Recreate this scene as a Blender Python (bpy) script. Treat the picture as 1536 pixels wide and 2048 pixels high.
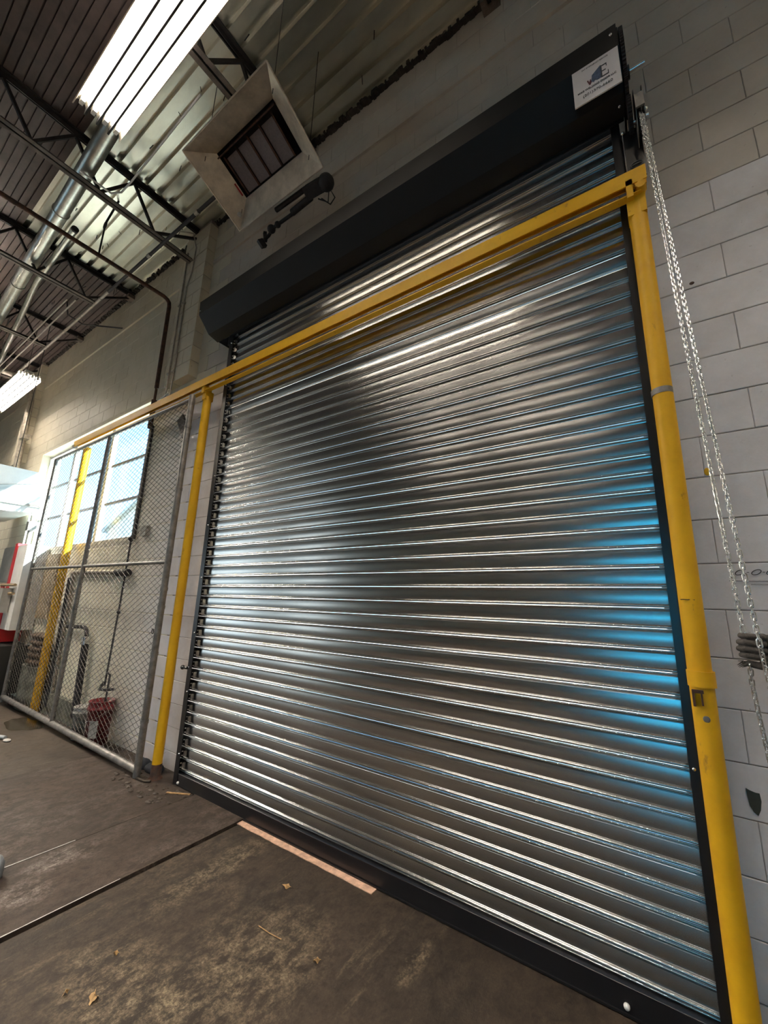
import bpy, math, random
from mathutils import Vector, Matrix, noise
random.seed(7)
S = bpy.context.scene
for o in list(bpy.data.objects): bpy.data.objects.remove(o)
PI = math.pi
# ------------------------------------------------------------------ camera
cam = bpy.data.cameras.new('camera'); camo = bpy.data.objects.new('camera', cam)
S.collection.objects.link(camo); S.camera = camo
cam.sensor_fit = 'HORIZONTAL'; cam.sensor_width = 36.0; cam.lens = 805 / 1536 * 36.0
cam.clip_start = 0.02; cam.clip_end = 200
Rt = Vector((0.8276795, 0.56042359, 0.02953034)); Dn = Vector((-0.09997082, 0.19901457, -0.97488411)); Fw = Vector((-0.55222502, 0.80393943, 0.22074628))
CAM = Vector((0, -2.345, 1.565))
m = Matrix((Rt, -Dn, -Fw)).transposed().to_4x4(); m.translation = CAM
camo.matrix_world = m
# ------------------------------------------------------------------ view + world
S.view_settings.view_transform = 'Standard'; S.view_settings.look = 'None'
S.view_settings.exposure = 0.8; S.view_settings.gamma = 1.0; S.view_settings.use_curve_mapping = False
S.cycles.use_denoising = True
S.cycles.max_bounces = 8; S.cycles.diffuse_bounces = 4; S.cycles.glossy_bounces = 4; S.cycles.transparent_max_bounces = 12
S.cycles.sample_clamp_indirect = 6.0
S.cycles.blur_glossy = 1.0
W = bpy.data.worlds.new('world'); S.world = W; W.use_nodes = True
nt = W.node_tree; nt.nodes.clear()
wo = nt.nodes.new('ShaderNodeOutputWorld'); bg = nt.nodes.new('ShaderNodeBackground')
tc = nt.nodes.new('ShaderNodeTexCoord'); sx = nt.nodes.new('ShaderNodeSeparateXYZ'); cr = nt.nodes.new('ShaderNodeValToRGB')
nt.links.new(tc.outputs['Generated'], sx.inputs[0]); nt.links.new(sx.outputs['Z'], cr.inputs[0])
cr.color_ramp.elements[0].position = 0.0; cr.color_ramp.elements[0].color = (.50, .72, .88, 1)
cr.color_ramp.elements[1].position = 0.5; cr.color_ramp.elements[1].color = (.20, .50, .85, 1)
nt.links.new(cr.outputs[0], bg.inputs[0]); bg.inputs[1].default_value = 2.8
nt.links.new(bg.outputs[0], wo.inputs[0])
# sun outside, behind the window wall
sl = bpy.data.lights.new('sun', 'SUN'); so = bpy.data.objects.new('sun', sl); S.collection.objects.link(so)
sl.energy = 22.0; sl.angle = math.radians(.6); sl.color = (1, .93, .8)
so.rotation_euler = Vector((-.78, -.42, -.46)).to_track_quat('-Z', 'Y').to_euler(); so.location = (6, 8, 9)
TUBE_E = 42.0            # emission of the fluorescent tubes
LAMP_W = 60.0            # watts of each fixture's light
LAMP_C = (1.0, .90, .76)
# ------------------------------------------------------------------ materials
def new_mat(name):
    mt = bpy.data.materials.new(name); mt.use_nodes = True
    n = mt.node_tree.nodes; b = n['Principled BSDF']; return mt, mt.node_tree, b
def ramp(t, fac, stops):
    r = t.nodes.new('ShaderNodeValToRGB'); e = r.color_ramp.elements
    while len(e) < len(stops): e.new(.5)
    for i, (p, c) in enumerate(stops): e[i].position = p; e[i].color = (*c, 1)
    t.links.new(fac, r.inputs[0]); return r.outputs[0]
def ntex(t, scale, detail=6, rough=.6, stretch=(1, 1, 1), co='pos', dist=0):
    if co == 'pos': src = t.nodes.new('ShaderNodeNewGeometry').outputs['Position']
    else: src = t.nodes.new('ShaderNodeTexCoord').outputs['Object']
    mp = t.nodes.new('ShaderNodeMapping'); mp.inputs['Scale'].default_value = stretch
    t.links.new(src, mp.inputs[0])
    nz = t.nodes.new('ShaderNodeTexNoise'); nz.inputs['Scale'].default_value = scale; nz.inputs['Detail'].default_value = detail
    nz.inputs['Roughness'].default_value = rough; nz.inputs['Distortion'].default_value = dist
    t.links.new(mp.outputs[0], nz.inputs[0]); return nz.outputs['Fac']
def mixc(t, fac, a, b, mode='MIX'):
    x = t.nodes.new('ShaderNodeMix'); x.data_type = 'RGBA'; x.blend_type = mode
    for s, v in ((0, fac), (6, a), (7, b)):
        if isinstance(v, (int, float)): x.inputs[s].default_value = v
        elif isinstance(v, tuple): x.inputs[s].default_value = (*v, 1)
        else: t.links.new(v, x.inputs[s])
    return x.outputs[2]
def bump(t, b, h, strength=.2, dist=.01):
    bp = t.nodes.new('ShaderNodeBump'); bp.inputs['Strength'].default_value = strength; bp.inputs['Distance'].default_value = dist
    t.links.new(h, bp.inputs['Height']); t.links.new(bp.outputs[0], b.inputs['Normal'])
def mat(name, col, rough=.6, metal=0., var=.15, scale=8, bmp=.1, col2=None, stretch=(1, 1, 1), thr=(.35, .65), spec=.5, co='pos', bd=.003):
    mt, t, b = new_mat(name)
    c2 = col2 or tuple(c * (1 - var * 2) for c in col)
    f = ntex(t, scale, 8, .65, stretch, co)
    t.links.new(ramp(t, f, [(thr[0], c2), (thr[1], col)]), b.inputs['Base Color'])
    b.inputs['Roughness'].default_value = rough; b.inputs['Metallic'].default_value = metal
    b.inputs['Specular IOR Level'].default_value = spec
    if bmp: bump(t, b, ntex(t, scale * 6, 4, .6, stretch, co), bmp, bd)
    return mt
def block_paint(name, col, grime, gthr=(.30, .62), left=None):
    mt, t, b = new_mat(name)
    if left:        # base colour blends to cream along x towards the window bay
        g_ = t.nodes.new('ShaderNodeNewGeometry'); s_ = t.nodes.new('ShaderNodeSeparateXYZ'); m_ = t.nodes.new('ShaderNodeMapRange')
        t.links.new(g_.outputs['Position'], s_.inputs[0]); t.links.new(s_.outputs['X'], m_.inputs['Value'])
        m_.inputs['From Min'].default_value = -5.7; m_.inputs['From Max'].default_value = -4.2; m_.interpolation_type = 'SMOOTHSTEP'
        col = mixc(t, m_.outputs[0], left[0], col); grime = mixc(t, m_.outputs[0], left[1], grime)
    big = ntex(t, 1.3, 8, .7, (1, 1, 1)); sm = ntex(t, 26, 6, .7); st = ntex(t, 7, 6, .7, (1, 1, .25), dist=.6)
    if left: c = mixc(t, ramp(t, big, [(gthr[0], (0, 0, 0)), (gthr[1], (1, 1, 1))]), grime, col)
    else: c = ramp(t, big, [(gthr[0], grime), (gthr[1], col)])
    c = mixc(t, ramp(t, st, [(.30, (.45, .45, .45)), (.40, (1, 1, 1))]), mixc(t, .35, c, grime), c)
    spk = ramp(t, sm, [(.28, (.55, .5, .46)), (.36, (1, 1, 1))])
    c = mixc(t, 1.0, c, spk, 'MULTIPLY')
    t.links.new(c, b.inputs['Base Color']); b.inputs['Roughness'].default_value = .55
    b.inputs['Specular IOR Level'].default_value = .35
    bump(t, b, ntex(t, 90, 6, .75), .25, .004); return mt
M = {}
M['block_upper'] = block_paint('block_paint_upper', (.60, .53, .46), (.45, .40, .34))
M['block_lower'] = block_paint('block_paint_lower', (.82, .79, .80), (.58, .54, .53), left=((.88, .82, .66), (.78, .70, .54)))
M['block_cream'] = block_paint('block_paint_cream', (.82, .75, .60), (.70, .62, .46))
M['mortar'] = mat('mortar', (.36, .31, .27), .9, var=.2, scale=10, bmp=.3)
M['mortar_highlight'] = mat('highlight_mortar', (.74, .67, .54), .8, var=.1, scale=10, bmp=.2)  # pale joints paint in the highlights that window light gives the left bay
# galvanised slat steel, rolled along x
def galv(name, base, rough, aniso, spangle=True, tang=(1, 0, 0)):
    mt, t, b = new_mat(name)
    b.inputs['Metallic'].default_value = 1.0
    f = ntex(t, 2.0, 4, .6, (.35, 1, 2.5)); f2 = ntex(t, 22, 3, .6, (1, 1, 1)); f3 = ntex(t, 45, 2, .5)
    c = ramp(t, f, [(.3, tuple(x * .93 for x in base)), (.7, base)])
    t.links.new(c, b.inputs['Base Color'])
    r = ramp(t, f2, [(.3, (rough * .96,) * 3), (.7, (rough * 1.05,) * 3)])
    t.links.new(r, b.inputs['Roughness'])
    b.inputs['Anisotropic'].default_value = aniso
    cx = t.nodes.new('ShaderNodeCombineXYZ')
    for i, v in enumerate(tang): cx.inputs[i].default_value = v
    t.links.new(cx.outputs[0], b.inputs['Tangent'])
    return mt
M['slat'] = galv('galvanised_slat_steel', (.50, .495, .48), .235, .45, tang=(0, 0, 1))
M['steel'] = galv('bright_zinc_steel', (.92, .92, .92), .22, 0)
M['duct'] = mat('galvanised_duct', (.66, .66, .60), .34, .95, .12, 14, .08)
M['gal_deck'] = mat('galvanised_deck', (.74, .72, .62), .30, .88, .07, 7, .1, stretch=(.5, 1, 1))
M['brown_deck'] = mat('red_oxide_deck', (.075, .050, .043), .7, 0, .2, 6, .12)
M['blackpaint'] = mat('black_powder_coat', (.004, .0045, .0065), .5, 0, .1, 8, .02, spec=.35)
M['blackpaint2'] = mat('black_guide_paint', (.008, .008, .010), .30, 0, .1, 8, .02)
M['truss'] = mat('dark_joist_paint', (.028, .024, .024), .55, .2, .25, 12, .1)
M['truss_light'] = mat('pale_joist_flange', (.15, .12, .10), .8, 0, .3, 10, .1)  # lighter brown for the bottom flanges and bearing seats
M['rust'] = mat('rusty_iron_pipe', (.115, .048, .026), .75, .2, .3, 22, .3, col2=(.03, .018, .014))
M['iron'] = mat('black_iron_pipe', (.035, .032, .035), .6, .3, .25, 20, .2)
M['conduit'] = mat('galvanised_conduit', (.45, .40, .34), .45, .6, .2, 20, .1)
def yellow(name, ch):
    mt, t, b = new_mat(name)
    big = ntex(t, 3, 8, .7); chips = ntex(t, 30, 8, .75); low = ntex(t, 12, 6, .7, (1, 1, .4))
    c = ramp(t, big, [(.3, (.66, .34, .010)), (.65, (.82, .46, .014))])
    c = mixc(t, ramp(t, chips, [(ch - .03, (1, 1, 1)), (ch, (0, 0, 0))]), c, (.10, .05, .02))
    c = mixc(t, ramp(t, low, [(.28, (1, 1, 1)), (.36, (0, 0, 0))]), c, (.42, .22, .03))
    t.links.new(c, b.inputs['Base Color']); b.inputs['Roughness'].default_value = .5; b.inputs['Specular IOR Level'].default_value = .3
    bump(t, b, chips, .15, .003); return mt
M['yellow'] = yellow('yellow_safety_paint', .30)
M['yellow_worn'] = yellow('worn_yellow_paint', .36)
M['heater'] = mat('heater_reflector_steel', (.76, .68, .58), .36, .55, .15, 10, .05)
M['ceramic'] = mat('heater_ceramic_tile', (.22, .19, .20), .8, 0, .1, 60, .25)
M['white_enamel'] = mat('white_enamel', (.82, .82, .80), .35, 0, .06, 6, .02)
M['lamp_reflector'] = mat('lamp_reflector', (.80, .74, .62), .35, .6, .06, 6, .02)
M['canopy'] = mat('white_painted_sheet', (.80, .82, .80), .45, 0, .05, 4, .02)
M['mesh_wire'] = mat('galvanised_fence_wire', (.10, .092, .085), .5, .6, .2, 12, 0)
M['fence_pipe'] = mat('weathered_fence_pipe', (.25, .235, .22), .5, .55, .25, 15, .1)
M['frame'] = mat('window_steel_white', (.78, .78, .74), .5, 0, .1, 8, .05)
M['frame_dark'] = mat('window_steel_grey', (.20, .20, .20), .5, 0, .1, 8, .05)
M['red'] = mat('red_bucket_plastic', (.22, .012, .018), .4, 0, .15, 8, .03)
M['red_bright'] = mat('red_enamel', (.72, .02, .035), .4, 0, .1, 8, .02)
M['clear'] = mat('milky_bucket_plastic', (.55, .55, .52), .4, 0, .15, 10, .03)
M['label'] = mat('paper_label', (.60, .58, .55), .6, 0, .2, 14, .02)
M['grey_box'] = mat('grey_enamel', (.42, .41, .38), .45, .2, .1, 8, .03)
M['barrel'] = mat('grey_green_drum', (.22, .22, .17), .7, 0, .3, 9, .15)
M['basket'] = mat('brown_sacking', (.17, .11, .07), .9, 0, .35, 16, .5, bd=.01)
M['tan'] = mat('tan_fibreboard', (.36, .27, .16), .8, 0, .15, 8, .1)
M['card'] = mat('cardboard', (.72, .47, .22), .8, 0, .08, 8, .05)
M['ink'] = mat('printing_ink', (.03, .03, .035), .7, 0, .05, 8, 0)
M['ink_red'] = mat('red_ink', (.55, .04, .05), .7, 0, .05, 8, 0)
M['ink_blue'] = mat('blue_ink', (.07, .11, .20), .7, 0, .35, 60, 0)
M['ink_maroon'] = mat('maroon_ink', (.10, .015, .03), .7, 0, .1, 8, 0)
M['sign'] = mat('sign_white', (.70, .66, .67), .5, 0, .03, 20, 0)
M['leaf'] = mat('dry_leaf', (.55, .34, .15), .8, 0, .3, 40, .2)
M['debris'] = mat('dark_grit', (.05, .04, .034), .9, 0, .3, 20, .3)
M['glove'] = mat('grey_work_glove', (.075, .066, .06), .95, 0, .25, 60, .5, bd=.004)
M['sleeve'] = mat('navy_sleeve', (.02, .024, .035), .9, 0, .2, 40, .3)
M['trousers'] = mat('dark_work_trousers', (.025, .026, .03), .9, 0, .2, 40, .3)
M['skin'] = mat('skin', (.45, .27, .19), .5, 0, .08, 20, .05)
M['hair'] = mat('dark_hair', (.02, .015, .012), .6, 0, .2, 60, .3)
M['plastic'] = mat('cloudy_plastic', (.30, .32, .34), .3, 0, .1, 10, .02)
M['patch_green'] = mat('dark_green_patch_paint', (.035, .045, .038), .7, 0, .2, 20, .1)
M['marker'] = mat('black_marker_line', (.02, .016, .014), .7, 0, .05, 8, 0)
M['asphalt'] = mat('asphalt', (.07, .07, .07), .9, 0, .2, 3, .1)
M['yard'] = mat('pale_concrete_yard', (.62, .60, .55), .9, 0, .06, 3, .05)
M['container_blue'] = mat('reflection_container_paint', (.02, .52, .85), .5, 0, .08, 2, .02)
M['ext'] = mat('pale_exterior_siding', (.60, .60, .58), .8, 0, .1, 2, .05)
M['strip'] = mat('sunlit_threshold_concrete', (.78, .50, .36), .8, 0, .2, 22, .3, col2=(.46, .29, .21))  # pale concrete, with sunlight through the door gap put into the colour
M['cord'] = mat('black_cord', (.015, .015, .015), .6, 0, .1, 8, 0)
# wet patch
mt, t, b = new_mat('wet_patch'); b.inputs['Base Color'].default_value = (.045, .037, .026, 1); b.inputs['Roughness'].default_value = .18
M['wet'] = mt
def emis(name, col, s):
    mt = bpy.data.materials.new(name); mt.use_nodes = True; t = mt.node_tree; t.nodes.clear()
    o = t.nodes.new('ShaderNodeOutputMaterial'); e = t.nodes.new('ShaderNodeEmission')
    e.inputs[0].default_value = (*col, 1); e.inputs[1].default_value = s; t.links.new(e.outputs[0], o.inputs[0]); return mt
M['tube_fill'] = emis('fill_fixture_tube', (1.0, .90, .76), TUBE_E * 6)  # stronger tubes for the added fill fixtures at the left
M['tube_boosted'] = emis('boosted_tube', (1.0, .91, .80), TUBE_E * 7)  # emission boosted to brighten this row's reflection on the slats
M['tube'] = emis('fluorescent_tube', (1.0, .91, .80), TUBE_E)
# glass
mt = bpy.data.materials.new('window_glass'); mt.use_nodes = True; t = mt.node_tree; t.nodes.clear()
o = t.nodes.new('ShaderNodeOutputMaterial'); a = t.nodes.new('ShaderNodeBsdfTransparent'); g = t.nodes.new('ShaderNodeBsdfGlossy'); x = t.nodes.new('ShaderNodeMixShader')
a.inputs[0].default_value = (.86, .95, .98, 1); g.inputs['Roughness'].default_value = .1; x.inputs[0].default_value = .08
t.links.new(a.outputs[0], x.inputs[1]); t.links.new(g.outputs[0], x.inputs[2]); t.links.new(x.outputs[0], o.inputs[0]); M['glass'] = mt
# concrete floor
def floor_mat(name, dark, mid, pale, amt, spots=()):
    mt, t, b = new_mat(name)
    big = ntex(t, 1.6, 9, .72, (1, .45, 1)); med = ntex(t, 15, 12, .80, (1, .6, 1)); fine = ntex(t, 70, 8, .78)
    streak = ntex(t, 9, 9, .75, (1, .14, 1))
    c = ramp(t, big, [(.34, dark), (.60, mid)])
    c = mixc(t, 1.0, c, ramp(t, med, [(.34, (.55, .53, .50)), (.52, (1, 1, 1)), (.70, (1.0, 1.0, 1.0))]), 'MULTIPLY')
    sc = ramp(t, med, [(.45, (0, 0, 0)), (.60, (1,) * 3)])
    region = ramp(t, ntex(t, .9, 4, .6), [(.48, (.10, .10, .10)), (.66, (.7, .7, .7))])
    for (x, y, rx, ry) in spots:      # worn spots with a place of their own
        g = t.nodes.new('ShaderNodeNewGeometry'); mp = t.nodes.new('ShaderNodeMapping'); mp.vector_type = 'TEXTURE'
        mp.inputs['Location'].default_value = (x, y, 0); mp.inputs['Scale'].default_value = (rx, ry, 1); t.links.new(g.outputs['Position'], mp.inputs[0])
        gr = t.nodes.new('ShaderNodeTexGradient'); gr.gradient_type = 'SPHERICAL'; t.links.new(mp.outputs[0], gr.inputs[0])
        region = mixc(t, 1.0, region, ramp(t, gr.outputs['Fac'], [(0, (0, 0, 0)), (.55, (1.1,) * 3)]), 'ADD')
    sc = mixc(t, 1.0, sc, region, 'MULTIPLY')
    sc = mixc(t, 1.0, sc, ramp(t, fine, [(.40, (.05,) * 3), (.62, (amt * .8,) * 3)]), 'MULTIPLY')
    c = mixc(t, sc, c, pale)
    st = mixc(t, 1.0, ramp(t, streak, [(.58, (0, 0, 0)), (.72, (.45,) * 3)]), ramp(t, fine, [(.42, (.1,) * 3), (.6, (1,) * 3)]), 'MULTIPLY')
    c = mixc(t, st, c, pale)
    c = mixc(t, 1.0, c, ramp(t, ntex(t, 24, 8, .75), [(.32, (.45, .45, .45)), (.50, (1, 1, 1))]), 'MULTIPLY')
    t.links.new(c, b.inputs['Base Color'])
    t.links.new(ramp(t, big, [(.3, (.50,) * 3), (.7, (.75,) * 3)]), b.inputs['Roughness']); b.inputs['Specular IOR Level'].default_value = .3
    bump(t, b, mixc(t, .5, med, fine), .45, .010); return mt
M['floor'] = floor_mat('stained_concrete', (.019, .0135, .010), (.045, .032, .023), (.30, .235, .15), .9, [(-1.66, -.85, .34, .46), (-1.95, -1.25, .45, .25), (-2.35, -.55, .12, .5), (-1.08, -.42, .05, .18)])
M['floor2'] = floor_mat('smooth_stained_concrete', (.027, .018, .013), (.050, .034, .025), (.38, .33, .30), .75, [(-2.95, -1.30, .16, .14), (-3.15, -1.05, .14, .25)])
M['floor3'] = floor_mat('grey_brown_concrete', (.040, .029, .022), (.066, .050, .037), (.22, .185, .15), .35)

# ------------------------------------------------------------------ mesh helpers
C = S.collection
class MB:
    def __init__(s): s.v = []; s.f = []; s.m = []; s.sm = []
    def add(s, vs, fs, mi=0, smooth=False):
        n = len(s.v); s.v += [Vector(p) for p in vs]
        for f in fs: s.f.append([i + n for i in f]); s.m.append(mi); s.sm.append(smooth)
    def box(s, x0, x1, y0, y1, z0, z1, mi=0, R=None, at=None):
        vs = [Vector((x, y, z)) for x in (x0, x1) for y in (y0, y1) for z in (z0, z1)]
        if R: vs = [R @ p for p in vs]
        if at: vs = [p + Vector(at) for p in vs]
        s.add(vs, [(0, 1, 3, 2), (4, 6, 7, 5), (0, 4, 5, 1), (2, 3, 7, 6), (0, 2, 6, 4), (1, 5, 7, 3)], mi); return s
    def bar(s, p0, p1, w, h, mi=0, up=(0, 0, 1)):
        p0 = Vector(p0); p1 = Vector(p1); d = (p1 - p0).normalized(); u = Vector(up)
        if abs(d.dot(u)) > .98: u = Vector((1, 0, 0))
        a = d.cross(u).normalized(); c = a.cross(d)
        vs = []
        for p in (p0, p1):
            for i, j in ((-1, -1), (1, -1), (1, 1), (-1, 1)): vs.append(p + a * i * w / 2 + c * j * h / 2)
        s.add(vs, [(3, 2, 1, 0), (4, 5, 6, 7), (0, 1, 5, 4), (1, 2, 6, 5), (2, 3, 7, 6), (3, 0, 4, 7)], mi); return s
    def tube(s, pts, r, n=12, mi=0, caps=True, closed=False):
        pts = [Vector(p) for p in pts]; rs = r if isinstance(r, (list, tuple)) else [r] * len(pts)
        N = len(pts); rings = []; ref = None
        for i, p in enumerate(pts):
            if closed: d = (pts[(i + 1) % N] - pts[i - 1]).normalized()
            else: d = ((pts[min(i + 1, N - 1)] - p).normalized() + (p - pts[max(i - 1, 0)]).normalized()).normalized()
            if ref is None:
                ref = Vector((0, 0, 1)) if abs(d.z) < .9 else Vector((1, 0, 0))
            a = d.cross(ref).normalized(); c = a.cross(d).normalized(); ref = c
            rings.append([p + (a * math.cos(2 * PI * k / n) + c * math.sin(2 * PI * k / n)) * rs[i] for k in range(n)])
        vs = [q for rg in rings for q in rg]; fs = []
        for i in range(N if closed else N - 1):
            j = (i + 1) % N
            for k in range(n): fs.append((i * n + k, j * n + k, j * n + (k + 1) % n, i * n + (k + 1) % n))
        s.add(vs, fs, mi, True)
        if caps and not closed:
            s.add(rings[0], [tuple(range(n))], mi); s.add(rings[-1], [tuple(reversed(range(n)))], mi)
        return s
    def cyl(s, p0, p1, r, n=16, mi=0, r2=None): return s.tube([p0, p1], [r, r if r2 is None else r2], n, mi)
    def lathe(s, prof, cx, cy, n=32, mi=0, z0=0, axis='z'):
        vs = []
        for r, z in prof:
            for k in range(n):
                c, q = r * math.cos(2 * PI * k / n), r * math.sin(2 * PI * k / n)
                vs.append((cx + c, cy + q, z0 + z))
        fs = []
        for i in range(len(prof) - 1):
            for k in range(n): fs.append((i * n + k, i * n + (k + 1) % n, (i + 1) * n + (k + 1) % n, (i + 1) * n + k))
        s.add(vs, fs, mi, True); return s
    def prism(s, prof, x0, x1, mi=0, cap=True, smooth=False, closed=True):   # prof in (y,z), extruded along x
        n = len(prof); vs = [(x0, y, z) for y, z in prof] + [(x1, y, z) for y, z in prof]
        fs = [(i, (i + 1) % n, n + (i + 1) % n, n + i) for i in range(n if closed else n - 1)]
        s.add(vs, fs, mi, smooth)
        if cap and closed: s.add(vs[:n], [tuple(reversed(range(n)))], mi); s.add(vs[n:], [tuple(range(n))], mi)
        return s
    def ball(s, c, r, n=10, mi=0, sc=(1, 1, 1)):
        c = Vector(c); vs = []; fs = []
        for i in range(n + 1):
            th = PI * i / n
            for k in range(n * 2 // 1): 
                ph = 2 * PI * k / (n * 2); vs.append(c + Vector((math.sin(th) * math.cos(ph) * r * sc[0], math.sin(th) * math.sin(ph) * r * sc[1], math.cos(th) * r * sc[2])))
        w = n * 2
        for i in range(n):
            for k in range(w): fs.append((i * w + k, (i + 1) * w + k, (i + 1) * w + (k + 1) % w, i * w + (k + 1) % w))
        s.add(vs, fs, mi, True); return s
    def build(s, name, mats, parent=None, origin=None, recalc=False):
        if origin is None:
            if parent is not None: origin = wloc(parent)
            else:
                xs = [p.x for p in s.v]; ys = [p.y for p in s.v]; zs = [p.z for p in s.v]
                origin = Vector(((min(xs) + max(xs)) / 2, (min(ys) + max(ys)) / 2, min(zs)))
        origin = Vector(origin); me = bpy.data.meshes.new(name)
        me.from_pydata([tuple(p - origin) for p in s.v], [], s.f)
        if not isinstance(mats, (list, tuple)): mats = [mats]
        for mm in mats: me.materials.append(M[mm] if isinstance(mm, str) else mm)
        me.polygons.foreach_set('material_index', s.m); me.polygons.foreach_set('use_smooth', s.sm); me.update()
        if recalc:
            import bmesh
            bm = bmesh.new(); bm.from_mesh(me); bmesh.ops.recalc_face_normals(bm, faces=bm.faces); bm.to_mesh(me); bm.free()
        o = bpy.data.objects.new(name, me); C.objects.link(o)
        if parent is not None: o.parent = parent; o.location = origin - wloc(parent)
        else: o.location = origin
        return o
def wloc(o):
    v = Vector((0, 0, 0))
    while o is not None: v += o.location; o = o.parent
    return v
def tag(o, label=None, cat=None, group=None, kind=None):
    if label: o['label'] = label
    if cat: o['category'] = cat
    if group: o['group'] = group
    if kind: o['kind'] = kind
    return o
def empty(name, loc, label=None, cat=None, group=None, kind=None):
    o = bpy.data.objects.new(name, None); o.empty_display_size = .1; C.objects.link(o); o.location = loc
    return tag(o, label, cat, group, kind)
def inst(src, parent, loc, name=None, rot=None, scale=None):
    o = src.copy(); C.objects.link(o); o.parent = parent; o.location = Vector(loc) - (wloc(parent) if parent else Vector((0, 0, 0)))
    if name: o.name = name
    if rot is not None: o.rotation_euler = rot
    if scale is not None: o.scale = scale
    return o

# ================================================================== ROOM SHELL
DECK_Z = 6.47
XL, XR, YB = -22.0, 5.0, -18.0
# floor: slabs meeting at the cut joints
fl = tag(MB().box(XL, XR, YB, .35, -.30, -.06).build('floor', 'floor'), 'brown stained concrete floor cut into slabs', kind='structure')
def slab(x0, x1, z, mat_, name='slab'):
    # top edge slightly uneven
    mb = MB(); n = 40; g = .004
    ys = [YB + (.30 - YB) * i / n for i in range(n + 1)]
    mb.box(x0 + g, x1 - g, YB, .30, -.06, z)
    return mb.build(name, mat_, fl)
slab(-2.662, XR, 0.0, 'floor', 'concrete_slab')
slab(-3.29, -2.67, 0.014, 'floor2', 'concrete_slab')
slab(-4.80, -3.29, 0.012, 'floor2', 'concrete_slab')
slab(-9.5, -4.80, 0.010, 'floor3', 'concrete_slab')
slab(XL, -9.5, 0.010, 'floor3', 'concrete_slab')
for (xj, ya, yb_, wd, zt) in ((-2.679, -1.95, -.95, .005, .0143), (-3.299, -1.7, -.95, .006, .0143)):
    mb = MB(); n = 60
    for k in range(n):
        y0_ = ya + (yb_ - ya) * k / n; y1_ = ya + (yb_ - ya) * (k + 1) / n; w_ = wd * (1 - k / n * .75) * random.uniform(.6, 1.3)
        mb.box(xj - w_, xj + .003, y0_, y1_, .004, zt)
    mb.build('worn_edge', 'label', fl)
# threshold strip in front of the door
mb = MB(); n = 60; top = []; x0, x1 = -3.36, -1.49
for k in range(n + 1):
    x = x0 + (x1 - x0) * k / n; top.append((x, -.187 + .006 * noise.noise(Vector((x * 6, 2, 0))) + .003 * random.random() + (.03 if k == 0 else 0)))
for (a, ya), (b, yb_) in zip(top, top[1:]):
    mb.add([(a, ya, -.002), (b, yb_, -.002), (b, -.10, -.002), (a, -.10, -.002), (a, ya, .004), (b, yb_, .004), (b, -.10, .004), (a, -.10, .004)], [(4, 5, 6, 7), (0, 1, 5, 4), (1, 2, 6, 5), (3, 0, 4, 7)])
tag(mb.build('threshold_strip', 'strip', fl), 'pale concrete strip along the door sill with pinkish sunlight painted in')

# front wall : mortar backing with holes, then blocks
JO, CH, BL = -.045, .2032, .4064       # first joint height, course height, block length
holes = [(-3.62, -.0, -.2, 4.55), (-9.66, -5.41, 2.29, 4.17), (-16.4, -12.2, 2.29, 4.17)]   # door, window, far window
def cut(x0, x1, z0, z1):
    """pieces of a rect after removing holes (by x only when z overlaps)"""
    segs = [(x0, x1)]
    for hx0, hx1, hz0, hz1 in holes:
        if min(z1, hz1) - max(z0, hz0) > .05:
            ns = []
            for a, b in segs:
                if hx1 <= a or hx0 >= b: ns.append((a, b)); continue
                if hx0 > a: ns.append((a, hx0))
                if hx1 < b: ns.append((hx1, b))
            segs = ns
    return segs
wall = MB()
zl = sorted({-.06, 7.1} | {h[2] for h in holes if h[2] > 0} | {h[3] for h in holes})
for za, zb in zip(zl, zl[1:]):
    for a, b in cut(XL, XR, za, zb):
        for p_, q_, mi_ in ((a, min(b, -4.3), 1), (max(a, -4.3), b, 0)):
            if q_ - p_ > .001: wall.box(p_, q_, .003 if mi_ else .0055, .30, za, zb, mi_)
wall_front = tag(wall.build('wall_front', ['mortar', 'mortar_highlight']), 'painted concrete block wall with the roll up door', kind='structure')
blocks = []
course = 0; z = JO
while z < DECK_Z + .25:
    z1 = z + CH; off = (course % 2) * BL / 2
    nb = int((XR - XL) / BL) + 2
    for i in range(nb):
        a = XL - .13 + i * BL + off - BL / 2; b_ = a + BL
        for (p, q) in cut(max(a, XL), min(b_, XR), z + .01, z1 - .01):
            if q - p > .03: blocks.append((p, q, max(z, -.05), z1))
    z = z1; course += 1
def block_geo(mb, p, q, za, zb, mi=0, p_abs=None):
    p_abs = p if p_abs is None else p_abs
    g, gz = ((.0009, .0022) if p_abs > -4.3 else (.0042, .0058)); c = .0024; d = random.uniform(-.0012, .0012)
    x0, x1, z0, z1 = p + g, q - g, za + gz, zb - gz; yf = d
    o = [(x0, .01, z0), (x1, .01, z0), (x1, .01, z1), (x0, .01, z1)]
    f = [(x0 + c, yf, z0 + c), (x1 - c, yf, z0 + c), (x1 - c, yf, z1 - c), (x0 + c, yf, z1 - c)]
    e = [(x0, yf + c, z0), (x1, yf + c, z0), (x1, yf + c, z1), (x0, yf + c, z1)]
    vs = o + e + f
    fs = [(8, 9, 10, 11)]
    for k in range(4):
        k2 = (k + 1) % 4; fs += [(k, k2, 4 + k2, 4 + k), (4 + k, 4 + k2, 8 + k2, 8 + k)]
    mb.add(vs, fs, mi)
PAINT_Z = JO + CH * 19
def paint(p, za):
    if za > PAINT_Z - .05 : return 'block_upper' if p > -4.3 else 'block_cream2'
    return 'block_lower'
M['block_cream2'] = block_paint('block_paint_upper_left', (.68, .61, .48), (.56, .50, .38))
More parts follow.
